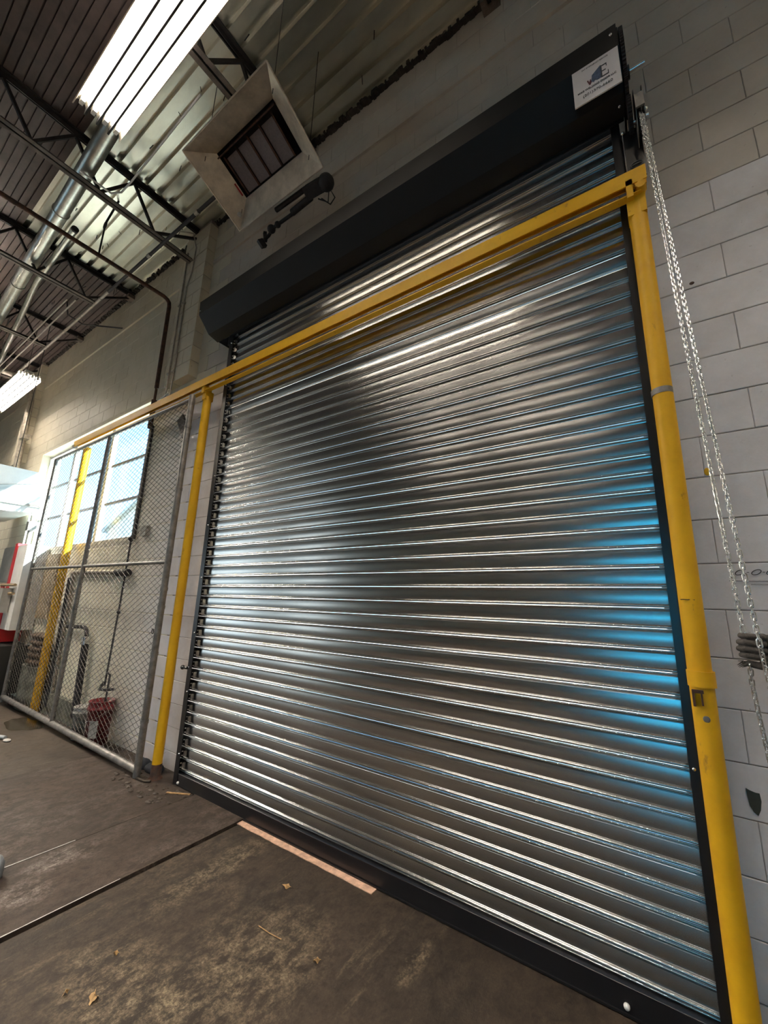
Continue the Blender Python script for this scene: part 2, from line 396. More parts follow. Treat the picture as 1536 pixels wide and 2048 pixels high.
def px_area(b):
    c = Vector(((b[0] + b[1]) / 2, 0, (b[2] + b[3]) / 2)) - CAM; d = c.dot(Fw)
    if d < .2: return 0
    u = 768 + 805 * c.dot(Rt) / d; v = 1024 + 805 * c.dot(Dn) / d
    if not (-60 < u < 1600 and -60 < v < 2100): return 0
    return (b[1] - b[0]) * 2.345 / d ** 3
blocks.sort(key=px_area, reverse=True)
mesh_cache = {}
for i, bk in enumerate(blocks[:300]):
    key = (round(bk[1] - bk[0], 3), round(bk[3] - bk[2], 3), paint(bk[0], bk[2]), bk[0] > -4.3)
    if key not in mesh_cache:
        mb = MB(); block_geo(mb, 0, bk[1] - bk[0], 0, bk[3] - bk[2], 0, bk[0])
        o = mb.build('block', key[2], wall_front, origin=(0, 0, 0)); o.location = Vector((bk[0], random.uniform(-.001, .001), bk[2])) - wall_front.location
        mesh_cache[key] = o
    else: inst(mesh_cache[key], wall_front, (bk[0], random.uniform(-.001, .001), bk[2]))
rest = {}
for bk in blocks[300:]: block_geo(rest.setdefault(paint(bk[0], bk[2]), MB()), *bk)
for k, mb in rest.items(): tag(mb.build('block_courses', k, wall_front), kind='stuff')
# ledge course high on the wall
LZ = JO + CH * 29
for a, b in ((-10.5, -5.02), (-20, -11.25), (-4.42, XR)):
    tag(MB().box(a, b, -.022, .002, LZ - .035, LZ + .012).build('trim_1' if a == -10.5 else ('trim_2' if a == -20 else 'trim_3'), 'block_cream2' if a < -4.5 else 'block_upper'), kind='structure')
# corbelled piers below the joist seats
for i, x0 in enumerate((-5.0, -11.2)):
    mb = MB(); x1 = x0 + .56; zz = 4.17
    mb.box(x0 + .01, x1 - .01, -.10, .01, zz + .005, 6.46)
    pier = tag(mb.build('wall_pier', 'mortar'), 'block pier corbelled out %s' % ('beside the hood' if i == 0 else 'at the far end of the window'), kind='structure')
    k = 0; z = zz
    while z < 6.4:
        z1 = min(z + CH, 6.46); g = .004; xs = [x0, x0 + .37, x1] if k % 2 else [x0, x0 + .19, x1]
        for a, b in zip(xs, xs[1:]): MB().box(a + g, b - g, -.112, 0, z + g, z1 - g).build('block', 'block_cream2', pier)
        z = z1; k += 1
# wall top: ragged fill between wall and deck
mb = MB(); x = XL
while x < XR:
    w = random.uniform(.015, .045); h = random.uniform(.008, .045)
    mb.box(x, x + w, -.03 - random.random() * .03, .02, DECK_Z - h, DECK_Z + .01); x += w * .8
tag(mb.build('fill_strip', 'debris', wall_front), 'ragged dark filler along the wall top', kind='stuff')
# other walls (behind and beside the camera)
bw = MB()
bh = [(-1.7, 4.4, 0, 2.9), (-21.6, -18.5, .4, 4.4)]
zs = sorted({-.06, 7.1} | {h[2] for h in bh} | {h[3] for h in bh})
for za, zb in zip(zs, zs[1:]):
    segs = [(XL, XR)]
    for h in bh:
        if min(zb, h[3]) - max(za, h[2]) > .01:
            ns = []
            for a, b in segs:
                if h[0] > a and h[1] < b: ns += [(a, h[0]), (h[1], b)]
                else: ns.append((a, b))
            segs = ns
    for a, b in segs: bw.box(a, b, YB - .25, YB, za, zb)
tag(bw.build('wall_back', 'block_cream2'), kind='structure')
tag(MB().box(XR, XR + .25, YB - .25, .3, -.06, 7.1).build('wall_right', 'block_cream2'), kind='structure')
tag(MB().box(XL - .25, XL, YB - .25, -15.2, -.06, 7.1).box(XL - .25, XL, -11.6, .3, -.06, 7.1).box(XL - .25, XL, -15.2, -11.6, 4.2, 7.1).build('wall_left', 'block_cream2'), kind='structure')
tag(MB().box(-60, XL - .26, -17.9, .30, -.4, -.12).build('ground', 'yard'), 'yard beyond the left wall', kind='structure')
tag(MB().box(XL - .3, XR + .3, YB - .3, .4, 6.56, 6.75).build('ceiling', 'brown_deck'), 'ribbed metal roof deck', kind='structure')
deck = bpy.data.objects['ceiling']
# deck panels: ribs run along x
RP = .152
def deck_geo(x0, x1, y1, nr, fine=False):
    mb = MB(); prof = []
    y = y1
    for i in range(nr):
        a = y - RP
        if fine:
            for q in (0, .076): prof += [(y - q, DECK_Z), (y - q - .064, DECK_Z), (y - q - .066, DECK_Z + .03), (y - q - .074, DECK_Z + .03)]
        else: prof += [(y, DECK_Z), (y - .092, DECK_Z), (y - .096, DECK_Z + .06), (y - .148, DECK_Z + .06)]
        y = a
    prof.append((y, DECK_Z))
    for (p, q) in zip(prof, prof[1:]): mb.add([(x0, *p), (x1, *p), (x1, *q), (x0, *q)], [(0, 1, 2, 3)])
    return mb
px = [-18.9, -15.0, -10.9, -6.81, -2.73, 1.36, 5.0]
px[0] = XL
cache = {}
for i in range(len(px) - 1):
    for j in range(25):
        y1 = .05 - j * 5 * RP
        if y1 < YB: break
        gal = (j < 2 and i >= 3) or (j < 1 and i >= 3)
        mm = 'gal_deck' if gal else 'brown_deck'
        key = (round(px[i + 1] - px[i], 3), mm)
        if key not in cache:
            mb = deck_geo(0, px[i + 1] - px[i] - .004, 0, 5, not gal)
            # cable clips / screws hanging from the deck
            o = mb.build('deck_panel', mm, deck, origin=(0, 0, 0)); o.location = Vector((px[i], y1, 0)) - deck.location; cache[key] = o
        else: inst(cache[key], deck, (px[i], y1, 0))
mb = MB()
for k in range(60):
    x = random.uniform(-10, -1); y = random.choice([-.05, -.2, -.36, -.51, -.66, -.81, -.97, -1.1]) - random.random() * .06
    mb.tube([(x, y, DECK_Z), (x + random.uniform(-.03, .03), y + random.uniform(-.03, .03), DECK_Z - random.uniform(.03, .08))], .004, 4)
tag(mb.build('deck_tie', 'iron', deck), kind='stuff')
# bar joists
def bent(mb, pts, w, h, mi=0):
    for a, b in zip(pts, pts[1:]): mb.bar(a, b, w, h, mi)
ZB, ZT = 5.93, 6.40
def joist(x, yend, label, first):
    r = empty('bar_joist', (x, 0, ZB), label, 'roof joist', 'open web joists under the roof deck')
    if first is None:
        L = -YB
        mb = MB()
        for s in (-1, 1):
            mb.box(x + s * .008, x + s * .05, YB, .02, ZT + .055, ZT + .062); mb.box(x + s * .008, x + s * .014, YB, .02, ZT, ZT + .062)
        mb.build('top_chord', 'truss', r)
        mb = MB()
        for s in (-1, 1):
            mb.box(x + s * .010, x + s * .055, YB, yend, ZB, ZB + .007, 1); mb.box(x + s * .010, x + s * .017, YB, yend, ZB + .007, ZB + .05, 0)
        mb.build('bottom_chord', ['truss', 'truss_light'], r)
        mb = MB().bar((x, 0, ZT), (x, -.62, ZB + .03), .03, .03); mb.build('web_bar', 'truss', r)
        w1 = MB().bar((x, -.62, ZB + .03), (x, -.92, ZT + .01), .028, .028).build('web_bar', 'truss', r)
        w2 = MB().bar((x, -.92, ZT + .01), (x, -1.22, ZB + .03), .028, .028).build('web_bar', 'truss', r)
        y = -.6
        while y - .6 > YB + .6:
            inst(w1, r, wloc(w1) + Vector((0, y, 0))); inst(w2, r, wloc(w2) + Vector((0, y, 0))); y -= .6
        MB().box(x - .07, x + .07, -.10, .0, 6.34, 6.40).build('bearing_seat', 'truss_light', r)
        return r
    for ch in first.children:
        c = ch.copy(); C.objects.link(c); c.parent = r; c.location = ch.location
    return r
names = {-10.89: 'open web joist beside the far conduit bend, leftmost in the photo', -8.85: 'open web joist second from the far left, above the window', -6.81: 'open web joist under the change from brown to bright deck',
         -4.77: 'open web joist seated on the near block pier', -2.73: 'open web joist passing just behind the radiant heater', -.68: 'open web joist end above the middle of the hood'}
j0 = None
for x in (-4.77, -6.81, -8.85, -10.89, -2.73, -.68, 1.36, 3.4, -12.93, -14.97, -17.0):
    jo = joist(x, -.13 if x in (-4.77,) else -.5, names.get(x, 'open web joist outside the photo, %s' % {1.36: 'right of the door', 3.4: 'farthest right', -12.93: 'first past the far pier', -14.97: 'second past the far pier', -17.0: 'third past the far pier'}.get(x)), j0 if x != -6.81 else None)
    if x == -6.81: j0 = jo

# ================================================================== ROLL-UP DOOR
P = .0918; CY = -.09
door = empty('roll_up_door', (-1.8, CY, 0), 'large galvanised slatted roll up door, closed, black guides and hood', 'door')
def slat_mesh(x0, x1):
    mb = MB()
    yz = lambda pts: [(CY - o, -zz) for o, zz in pts]
    fl_ = yz([(0.0002 + .0019 * math.sin(PI * k / 8) ** 1.0, .058 * k / 8) for k in range(9)])
    b1 = yz([(.0002, .058), (.002, .0595), (.006, .061), (.0095, .0635), (.0108, .067), (.0100, .0705), (.007, .073), (.002, .0738)])
    b2 = yz([(.001, .0752), (.005, .0757), (.0078, .0775), (.0085, .080), (.0075, .083), (.004, .0850), (-.003, .0855)])
    b3 = yz([(-.003, .0855), (-.004, .0905), (0, P)])
    for pr in (fl_, b1, b2):
        mb.prism(pr, x0, x1, smooth=True, cap=False, closed=False)
    mb.prism(b3, x0, x1, cap=False, closed=False)
    return mb
sm = slat_mesh(-3.66, .045)
SEAM = 36; NS = 47; ZBOT = .095
first = None
for i in range(NS):
    zt = ZBOT + P * (i + 1)
    if first is None:
        first = sm.build('slat', 'slat', door, origin=(-1.8, CY, 0)); first.location = (0, 0, zt)
    else:
        s = inst(first, door, (-1.8, CY, zt))
    o = first if i == 0 else s
    o.rotation_euler = (random.gauss(0, .0035), 0, 0)
    if i in (SEAM, SEAM + 1): o.rotation_euler = (.16 if i == SEAM else -.03, 0, 0)
# end locks in the left guide (every slat) and right
el = MB(); el.box(-3.605, -3.560, CY - .016, CY - .002, -.060, -.012); el.cyl((-3.583, CY - .016, -.018), (-3.583, CY - .022, -.018), .005, 8); el.cyl((-3.583, CY - .016, -.050), (-3.583, CY - .022, -.050), .005, 8)
e0 = el.build('end_lock', 'steel', door, origin=(-1.8, CY, 0)); e0.location = (0, 0, ZBOT + P)
for i in range(1, NS):
    inst(e0, door, (-1.8, CY, ZBOT + P * (i + 1)))
# bottom bar
mb = MB(); mb.box(-3.60, .02, -.130, -.122, .0, .098); mb.box(-3.60, .02, -.138, -.122, .004, .012); mb.box(-3.60, .02, -.06, -.054, .0, .098); mb.box(-3.60, .02, -.128, -.056, .094, .099)
mb.tube([(-3.6, -.128, .098), (.02, -.128, .098)], .003, 6)
mb.build('bottom_bar', 'blackpaint2', door)
mb = MB()
for x in (-3.545, -.28): mb.ball((x, -.134, .035), .012, 6)
mb.build('bar_bolt', 'white_enamel', door)
# guides
for side in (-1, 1):
    mb = MB()
    if side < 0: fx0, fx1, wx = -3.614, -3.560, -3.620
    else: fx0, fx1, wx = .019, .062, .064
    mb.box(fx0, fx1, -.135, -.129, 0, 4.36)                                  # front flange
    mb.box(min(wx, wx + .006 * -side), max(wx, wx + .006 * -side), -.135, .0, 0, 4.36)  # web back to the wall
    mb.box(wx - .0, wx + .07 * side, -.008, .0, 0, 4.36) if side > 0 else mb.box(wx - .035, wx, -.008, 0, 0, 4.36)
    mb.build('guide', 'blackpaint2', door)
mb = MB().ball((.035, -.137, .95), .008, 6); gb_ = mb.build('guide_bolt', 'steel', door)
for k in range(9): inst(gb_, door, wloc(gb_) + Vector((-3.612, 0, .25 + k * .5 - .95)))
inst(gb_, door, wloc(gb_) + Vector((-3.636, 0, 0)))
MB().tube([(-3.60, -.15, .945), (-3.66, -.155, .945)], .012, 10).ball((-3.665, -.155, .945), .02, 8).build('slide_bolt_knob', 'blackpaint2', door)
# hood
A = [(-.405, 4.685), (-.40, 4.53), (-.265, 4.375), (-.15, 4.345)]
pf = A + [(-.15, 4.350), (-.262, 4.381), (-.395, 4.535), (-.40, 4.68), (-.02, 4.86), (-.02, 4.868)]
HX0, HX1 = -3.83, .098
hood = empty('door_hood', (-1.85, -.2, 4.345), 'long black sheet metal hood covering the door coil', 'door hood')
MB().prism(pf, HX0, HX1).build('hood_shell', 'blackpaint', hood, recalc=True)
endp = [(-.39, 4.675), (-.39, 4.54), (-.26, 4.395), (-.15, 4.36), (0, 4.36), (0, 4.85)]
MB().prism(endp, HX0 - .004, HX0 + .004).build('end_plate', 'blackpaint', hood)
MB().prism(endp, HX1 - .004, HX1 + .006).build('end_plate', 'blackpaint', hood)
mb = MB(); mb.box(-3.60, .09, -.155, -.145, 4.325, 4.36); mb.tube([(-3.7, -.15, 4.35), (.08, -.15, 4.35)], .006, 6); mb.build('hood_lip', 'blackpaint2', hood)
mb = MB()
for x, y, z in ((.07, -.407, 4.62), (.075, -.21, 4.362), (-3.80, -.405, 4.56)): mb.ball((x, y, z), .009, 6)
mb.build('hood_screw', 'steel', hood)
mb = MB()
for s_ in (-3.66, .03):
    mb.box(s_, s_ + .03, -.13, 0, 4.26, 4.40)
mb.build('guide_bracket', 'blackpaint2', hood)

# company sign on the hood
SX0, SX1, SZ0, SZ1 = -.131, .094, 4.252, 4.506
sg = empty('company_sign', (-.02, -.412, SZ0), 'white rectangular company sign with house logo and phone number on the black hood', 'sign')
sgb = MB().box(SX0, SX1, -.414, -.407, SZ0, SZ1).build('sign_board', 'sign', sg)
def text(body, x, z, size, mt_, parent, y=-.4155, bold=0.0, name='lettering', rz=0, sx=1.0):
    cu = bpy.data.curves.new(name, 'FONT'); cu.body = body; cu.size = size; cu.align_x = 'CENTER'; cu.align_y = 'CENTER'; cu.offset = bold; cu.extrude = .0004
    tmp = bpy.data.objects.new(name, cu); C.objects.link(tmp)
    dg = bpy.context.evaluated_depsgraph_get(); me = bpy.data.meshes.new_from_object(tmp.evaluated_get(dg)); bpy.data.objects.remove(tmp)
    o = bpy.data.objects.new(name, me); C.objects.link(o); me.materials.clear(); me.materials.append(M[mt_]); o.parent = parent
    o.location = Vector((x, y, z)) - wloc(parent); o.rotation_euler = (PI / 2, 0, rz); o.scale = (sx, 1, 1); return o
cxs = (SX0 + SX1) / 2
text('24/7 EMERGENCY SERVICE', cxs, 4.482, .0115, 'ink', sgb, sx=.95)
text('MIKE WELDING DOOR LLC', cxs, 4.333, .0165, 'ink', sgb, bold=.0004, sx=.92)
text('(201)370-6660', cxs + .002, 4.297, .023, 'ink', sgb, sx=1.05)
# logo: house shape, W foot and open E
mb = MB(); lz = 4.352; y = -.4158
def poly(mb, pts, y, mi=0, th=.0006):
    n = len(pts); vs = [(a, y, b) for a, b in pts] + [(a, y + th, b) for a, b in pts]
    mb.add(vs, [tuple(range(n)), tuple(reversed(range(n, 2 * n)))] + [(i, n + i, n + (i + 1) % n, (i + 1) % n) for i in range(n)], mi)
poly(mb, [(-.045, lz + .012), (-.036, lz + .012), (-.030, lz + .002), (-.024, lz + .012), (-.012, lz + .004), (.006, lz + .004), (.006, lz + .092), (-.036, lz + .058), (-.040, lz + .030)], y, 0)
poly(mb, [(-.062, lz + .036), (-.052, lz), (-.046, lz), (-.040, lz + .014), (-.044, lz + .040), (-.052, lz + .020), (-.056, lz + .040)], y, 1)
for z0_, z1_, x1_ in ((.078, .086, .036), (.040, .047, .030), (.002, .010, .042)): poly(mb, [(.010, lz + z0_), (x1_, lz + z0_), (x1_, lz + z1_), (.010, lz + z1_)], y, 2)
poly(mb, [(.006, lz + .002), (.012, lz + .002), (.012, lz + .086), (.006, lz + .092)], y, 2)
poly(mb, [(.032, lz + .064), (.036, lz + .064), (.036, lz + .082), (.032, lz + .082)], y, 2); poly(mb, [(.038, lz + .006), (.042, lz + .006), (.042, lz + .030), (.038, lz + .030)], y, 2)
mb.build('logo', ['ink_blue', 'ink_maroon', 'ink'], sgb, recalc=True)

# chain hoist: gears, shaft, bracket, chain wheel
hoist = empty('chain_hoist', (.13, -.2, 4.0), 'black bracket, gears and chain wheel at the right end of the hood', 'door hoist')
def gear(c, r, x0, x1, teeth, name):
    mb = MB(); prof = []
    for k in range(teeth * 4):
        a = 2 * PI * k / (teeth * 4); rr = r if k % 4 in (0, 1) else r - .009
        prof.append((c[0] + rr * math.cos(a), c[1] + rr * math.sin(a)))
    mb.prism(prof, x0, x1); return mb.build(name, 'iron', hoist, recalc=True)
gear((-.215, 4.56), .205, .108, .126, 70, 'ring_gear')
gear((-.20, 4.265), .095, .108, .128, 30, 'pinion_gear')
MB().cyl((.09, -.215, 4.56), (.215, -.215, 4.56), .014, 14).build('shaft', 'steel', hoist)
MB().cyl((.126, -.215, 4.56), (.142, -.215, 4.56), .035, 14).build('shaft_collar', 'blackpaint2', hoist)
mb = MB(); mb.box(.068, .160, -.155, -.147, 3.88, 4.22); mb.box(.068, .075, -.155, 0, 3.88, 4.22); mb.box(.060, .185, -.157, -.149, 4.205, 4.222)
mb.build('bracket_plate', 'blackpaint2', hoist)
MB().tube([(.072, -.158, 3.90), (.072, -.158, 4.22)], .003, 6).build('bracket_edge', 'fence_pipe', hoist)
MB().cyl((.12, -.19, 4.22), (.20, -.19, 4.22), .012, 12).build('wheel_shaft', 'steel', hoist)
mb = MB(); R_ = .085; prof = [(-.19 + (R_ - (.012 if k % 2 else 0)) * math.cos(2 * PI * k / 24), 4.22 + (R_ - (.012 if k % 2 else 0)) * math.sin(2 * PI * k / 24)) for k in range(24)]
mb.prism(prof, .150, .166); mb.build('chain_wheel', 'iron', hoist, recalc=True)
mb = MB()
for x in (.140, .178): mb.prism([(-.19 + .11 * math.cos(a), 4.23 + .17 * math.sin(a)) for a in [2 * PI * k / 16 for k in range(16)]], x, x + .003)
mb.box(.140, .181, -.305, -.295, 4.17, 4.26)
mb.build('chain_guard', 'fence_pipe', hoist, recalc=True)
MB().ball((.185, -.27, 4.17), .010, 6).ball((.075, -.165, 4.215), .010, 6).ball((.11, -.165, 3.90), .010, 6).build('hoist_bolt', 'steel', hoist)
MB().tube([(.12 + .03 * math.cos(a), -.165, 3.96 + .02 * math.sin(a)) for a in [2 * PI * k / 12 for k in range(12)]], .005, 6, closed=True).build('chain_keeper', 'blackpaint2', hoist)

# hand chain (one endless loop): three visible runs
def link_mesh():
    mb = MB(); pts = []; L = .0165; w = .0052
    for k in range(8): a = PI * k / 7; pts.append((w * math.cos(a), 0, L / 2 + w * math.sin(a)))
    for k in range(8): a = PI + PI * k / 7; pts.append((w * math.cos(a), 0, -L / 2 + w * math.sin(a)))
    mb.tube(pts, .0021, 6, closed=True); return mb
chain = empty('hand_chain', (.2, -.5, 1.0), 'bright zinc hand chain hanging in long runs from the hoist wheel to the hand', 'chain')
HAND = CAM + 1.2 * (Rt * ((1497 - 768) / 805) + Dn * ((1295 - 1024) / 805) + Fw)
runs = CHAINRUNS = [
    [(.156, -.285, 4.14), (.1565, -.31, 4.00), tuple(HAND + Vector((-.006, .0, .035)))],
    [(.168, -.285, 4.13), (.2125, -.77, 1.4747), (.2215, -.745, 1.38), (.265, -.72, 1.10), (.30, -.63, .75)],
    [tuple(HAND + Vector((-.003, .0, -.055))), (.1955, -.655, 1.36), (.213, -.62, 1.10), (.250, -.60, .85), (.30, -.63, .75)],
]
links = []
for r_ in runs:
    pts = [Vector(p) for p in r_]; seg = 0; pos = pts[0].copy(); k = 0; pitch = .0188
    total = sum((b - a).length for a, b in zip(pts, pts[1:])); d = 0
    while d < total:
        dd = d
        for a, b in zip(pts, pts[1:]):
            l = (b - a).length
            if dd <= l: p = a.lerp(b, dd / l); dr = (b - a).normalized(); break
            dd -= l
        links.append((p, dr, k, .55 + .25 * math.sin(d * 5 + len(r_)))); d += pitch; k += 1
def vis(l):
    c = l[0] - CAM; d = c.dot(Fw); u = 768 + 805 * c.dot(Rt) / d
    return (0 if u < 1545 else 10) + d
links.sort(key=vis)
lm = link_mesh(); l0 = None; restl = MB()
for i, (p, dr, k, tw) in enumerate(links):
    q = dr.to_track_quat('Z', 'X'); e = (q.to_matrix() @ Matrix.Rotation(tw + (k % 2) * PI / 2, 3, 'Z'))
    if i < 300:
        if l0 is None: l0 = lm.build('chain_link', 'steel', chain, origin=(0, 0, 0)); o = l0; o.location = p - chain.location
        else: o = inst(l0, chain, p)
        o.rotation_euler = e.to_euler()
    else:
        restl.add([e @ v + p for v in lm.v], lm.f, 0, True)
tag(restl.build('chain_run', 'steel', chain), kind='stuff')

# ================================================================== YELLOW TRACK, POSTS
TY = -.235
track = empty('gate_track', (-3.6, -.22, 3.70), 'long yellow overhead steel track crossing in front of the door', 'overhead track')
mb = MB(); mb.box(-7.28, .150, -.245, -.238, 3.765, 3.855); mb.box(-7.28, .150, -.238, -.185, 3.848, 3.855); mb.box(-7.28, .150, -.190, -.185, 3.79, 3.855)
mb.build('channel', 'yellow', track)
MB().box(-7.2, .120, -.200, -.185, 3.715, 3.735).box(-7.2, .12, -.236, -.19, 3.71, 3.717).build('lower_lip', 'yellow_worn', track)
MB().box(.055, .085, -.245, -.15, 3.69, 3.80).build('hanger_bracket', 'yellow_worn', track)
MB().box(.095, .145, -.240, -.19, 3.74, 3.80).cyl((.12, -.25, 3.74), (.12, -.19, 3.74), .022, 12).build('end_stop', 'yellow_worn', track)
MB().box(-3.855, -3.81, -.24, -.15, 3.69, 3.78).build('hanger_bracket', 'yellow_worn', track)
MB().tube([(-7.2, -.26, 3.735), (-8.1, -.26, 3.72)], .014, 8).box(-7.32, -7.24, -.25, -.2, 3.74, 3.80).build('end_rail', 'conduit', track)
def post(x, y, r, z1, label, bands):
    p = empty('steel_post', (x, y, 0), label, 'post')
    pts = [(x, y, 0), (x, y, z1 * .33), (x + .002, y, z1 * .66), (x, y, z1)]
    MB().tube(pts, r, 28).build('pipe', 'yellow', p)
    return p
pr = post(.094, -.176, .0415, 3.70, 'right hand yellow round steel post beside the black door guide', 0)
MB().box(.05, .135, -.215, -.135, 3.60, 3.715).build('post_cap', 'yellow_worn', pr)
MB().tube([(.094, -.176, 2.565), (.094, -.176, 2.595)], .0435, 28).build('bare_band', 'fence_pipe', pr)
MB().tube([(.096, -.176, 1.275), (.096, -.176, 1.335)], .0475, 28).build('sleeve_band', 'yellow_worn', pr)
mb = MB(); mb.box(.058, .066, -.235, -.20, 1.205, 1.262); mb.box(.058, .095, -.236, -.228, 1.255, 1.268); mb.box(.085, .091, -.235, -.215, 1.21, 1.26); mb.build('latch_keeper', 'rust', pr)
MB().tube([(.060 + .012 * k, -.2165 - .0015 * math.sin(k * 1.3), 1.617 + .002 * math.sin(k * 3)) for k in range(5)], .0016, 5).build('paint_crack', 'ink', pr)
MB().ball((.094, -.216, 1.16), .012, 8, sc=(1, .25, 1.1)).build('bare_spot', 'fence_pipe', pr)
pl = post(-3.832, -.175, .0415, 3.66, 'yellow round steel post left of the door, rusty at the foot', 0)
MB().box(-3.86, -3.80, -.22, -.13, 3.62, 3.72).build('post_cap', 'yellow_worn', pl)
MB().lathe([(.06, 0), (.058, .008), (.044, .012), (.0425, .12)], -3.832, -.175, 24, z0=.01).build('rusted_foot', 'rust', pl)
pf_ = post(-7.05, -.13, .052, 3.74, 'far yellow post standing behind the chain link gate', 0)

# ================================================================== CHAIN-LINK GATE
GY = -.27; GX0, GX1, GZ0, GZ1 = -7.86, -3.965, .075, 3.65
gate = empty('chain_link_gate', ((GX0 + GX1) / 2, GY, 0), 'tall chain link sliding gate standing open in front of the window', 'gate')
def clp(x0, z0, x1, z1, r, nm, mt_='fence_pipe'):
    return MB().tube([(x0, GY, z0), (x1, GY, z1)], r, 16).build(nm, mt_, gate)
clp(GX1, .02, GX1, GZ1 + .03, .030, 'frame_post'); clp(GX0, .05, GX0 + .05, GZ1, .025, 'frame_post'); clp(-6.0, .07, -5.90, GZ1 - .03, .026, 'middle_post')
clp(GX0, GZ0 + .04, GX1, GZ0, .033, 'bottom_rail'); clp(GX0 + .05, GZ1 - .0, GX1, GZ1 - .01, .020, 'top_rail'); clp(GX0, 1.91, GX1, 1.895, .019, 'middle_rail')
for z_ in (.45, 1.03, 1.45, 1.62, 2.62, 3.3): MB().tube([(GX1, GY, z_), (GX1, GY, z_ + .03)], .034, 16).build('clamp_band', 'fence_pipe', gate)
MB().tube([(GX1 - .012, GY - .045, 1.24 + 0 * k) if 0 else (GX1 - .015 + .018 * math.cos(2 * PI * k / 14), GY - .040, 1.245 + .022 * math.sin(2 * PI * k / 14)) for k in range(14)], .004, 6, closed=True).build('ring_latch', 'iron', gate)
mb = MB(); pw = .056; nx = int((GX1 - GX0) / pw); nz = int((GZ1 - GZ0) / .030); hz = (GZ1 - GZ0) / nz; r = .0027
for i in range(nx):
    x = GX0 + (i + .5) * pw
    for j in range(nz):
        s0 = 1 if (i + j) % 2 == 0 else -1
        za = GZ0 + j * hz; zb = za + hz
        d = Vector((-s0 * pw, 0, zb - za)).normalized(); nrm = Vector((-d.z, 0, d.x)) * r; Yv = Vector((0, r, 0))
        a = Vector((x + s0 * pw / 2, GY + s0 * .002, za)); b = Vector((x - s0 * pw / 2, GY - s0 * .002, zb))
        mb.add([a - nrm, a + Yv, a + nrm, a - Yv, b - nrm, b + Yv, b + nrm, b - Yv], [(0, 1, 5, 4), (1, 2, 6, 5), (2, 3, 7, 6), (3, 0, 4, 7)])
tag(mb.build('wire_mesh', 'mesh_wire', gate), kind='stuff')
mb = MB()
for i in range(nx): x = GX0 + i * pw + .01; mb.tube([(x, GY + .01, GZ0 + .0), (x + .01, GY + .012, GZ0 - .035), (x + .022, GY + .01, GZ0 - .005)], .002, 4)
tag(mb.build('knuckled_ends', 'mesh_wire', gate), kind='stuff')

# ================================================================== WINDOWS
def window(n, x0, x1, z0, z1, cols, rows, label):
    w = tag(MB().box(x0, x1, .13, .17, z0 - .02, z0 + .03).build('window_%d' % n, 'frame', origin=((x0 + x1) / 2, .15, z0)), label, kind='structure')
    mb = MB(); mb.box(x0, x1, .125, .175, z1 - .05, z1); mb.box(x0, x0 + .04, .125, .175, z0, z1); mb.box(x1 - .04, x1, .125, .175, z0, z1); mb.build('window_frame', 'frame', w)
    MB().box(x0 - .0, x1, .0, .30, z0 - .05, z0).build('window_sill', 'block_cream', w)
    mb = MB(); mb.box(x0 - .012, x0 + .004, .001, .30, z0, z1); mb.box(x1 - .004, x1 + .012, .001, .30, z0, z1); mb.box(x0, x1, .001, .30, z1 - .004, z1 + .012); mb.build('reveal', 'block_cream', w)
    for a, b in cols:
        MB().box(b, b + .10, .12, .18, z0, z1).build('mullion', 'frame', w)
        for i, (c, d) in enumerate(zip(rows, rows[1:])):
            MB().box(a + .015, b, .148, .152, c + .015, d - .015).build('pane', 'glass', w)
            if i: MB().box(a, b, .135, .165, c - .018, c + .018).build('glazing_bar', 'frame_dark', w)
    return w
window(1, -9.66, -5.41, 2.29, 4.17, [(-6.80, -5.47), (-8.24, -6.95), (-9.62, -8.42)], [2.33, 2.88, 3.48, 4.11], 'steel window of tall panes behind the chain link gate')
window(2, -16.4, -12.2, 2.29, 4.17, [(-13.6, -12.3), (-15.0, -13.75), (-16.36, -15.15)], [2.33, 2.88, 3.48, 4.11], 'steel window of the next bay at the photo left edge')
# outside
tag(MB().box(-40, 25, .31, 40, -.4, -.12).build('ground', 'yard'), 'yard outside the window', kind='structure')
tag(MB().box(-30, 18, -40, YB - .26, -.4, -.12).build('ground', 'asphalt'), 'yard behind the building', kind='structure')
nb = empty('neighbour_building', (-17, 12, -.12), 'pale gabled building outside, seen through the window panes', 'building')
mb = MB(); vs = [(-13.0, 6.0, -.12), (-22.0, 6.0, -.12), (-22.0, 6.0, 4.6), (-17.5, 6.0, 6.2), (-13.0, 6.0, 4.6)]
vs2 = [(x, 12, z) for x, _, z in vs]; mb.add(vs + vs2, [(0, 1, 2, 3, 4), (9, 8, 7, 6, 5), (0, 5, 6, 1), (1, 6, 7, 2), (4, 9, 5, 0)]); mb.build('wall', 'ext', nb, recalc=True)
mb = MB(); mb.bar((-12.8, 9, 4.55), (-17.5, 9, 6.25), 6.4, .12, up=(0, 0, 1)); mb.bar((-22.2, 9, 4.55), (-17.5, 9, 6.25), 6.4, .12); mb.build('roof', 'grey_box', nb)

ctn = empty('reflection_container', (2, -28, -.12), 'blue corrugated container added for its reflection in the door, in the yard behind the building, outside the photo', 'container')  # unseen container added to give the slats their blue reflection
mb = MB()
for k in range(46): x = -2.6 + k * .2; mb.box(x, x + .1, -27.0, -26.96, 0, 4.3)
mb.box(-2.6, 6.6, -29.4, -27.0, -.12, 4.4); tag(mb.build('shell', 'container_blue', ctn), kind='stuff')
nb2 = empty('neighbour_building', (-34, -33, -.12), 'pale long building added for its reflection in the door, across the rear yard, outside the photo', 'building')  # unseen building added as a sunlit pale surface for the slats to reflect
MB().box(-60, -16, -36, -32, -.12, 5.5).build('wall', 'ext', nb2); MB().box(-60.2, -15.8, -36.2, -31.8, 5.5, 5.7).build('roof', 'grey_box', nb2)
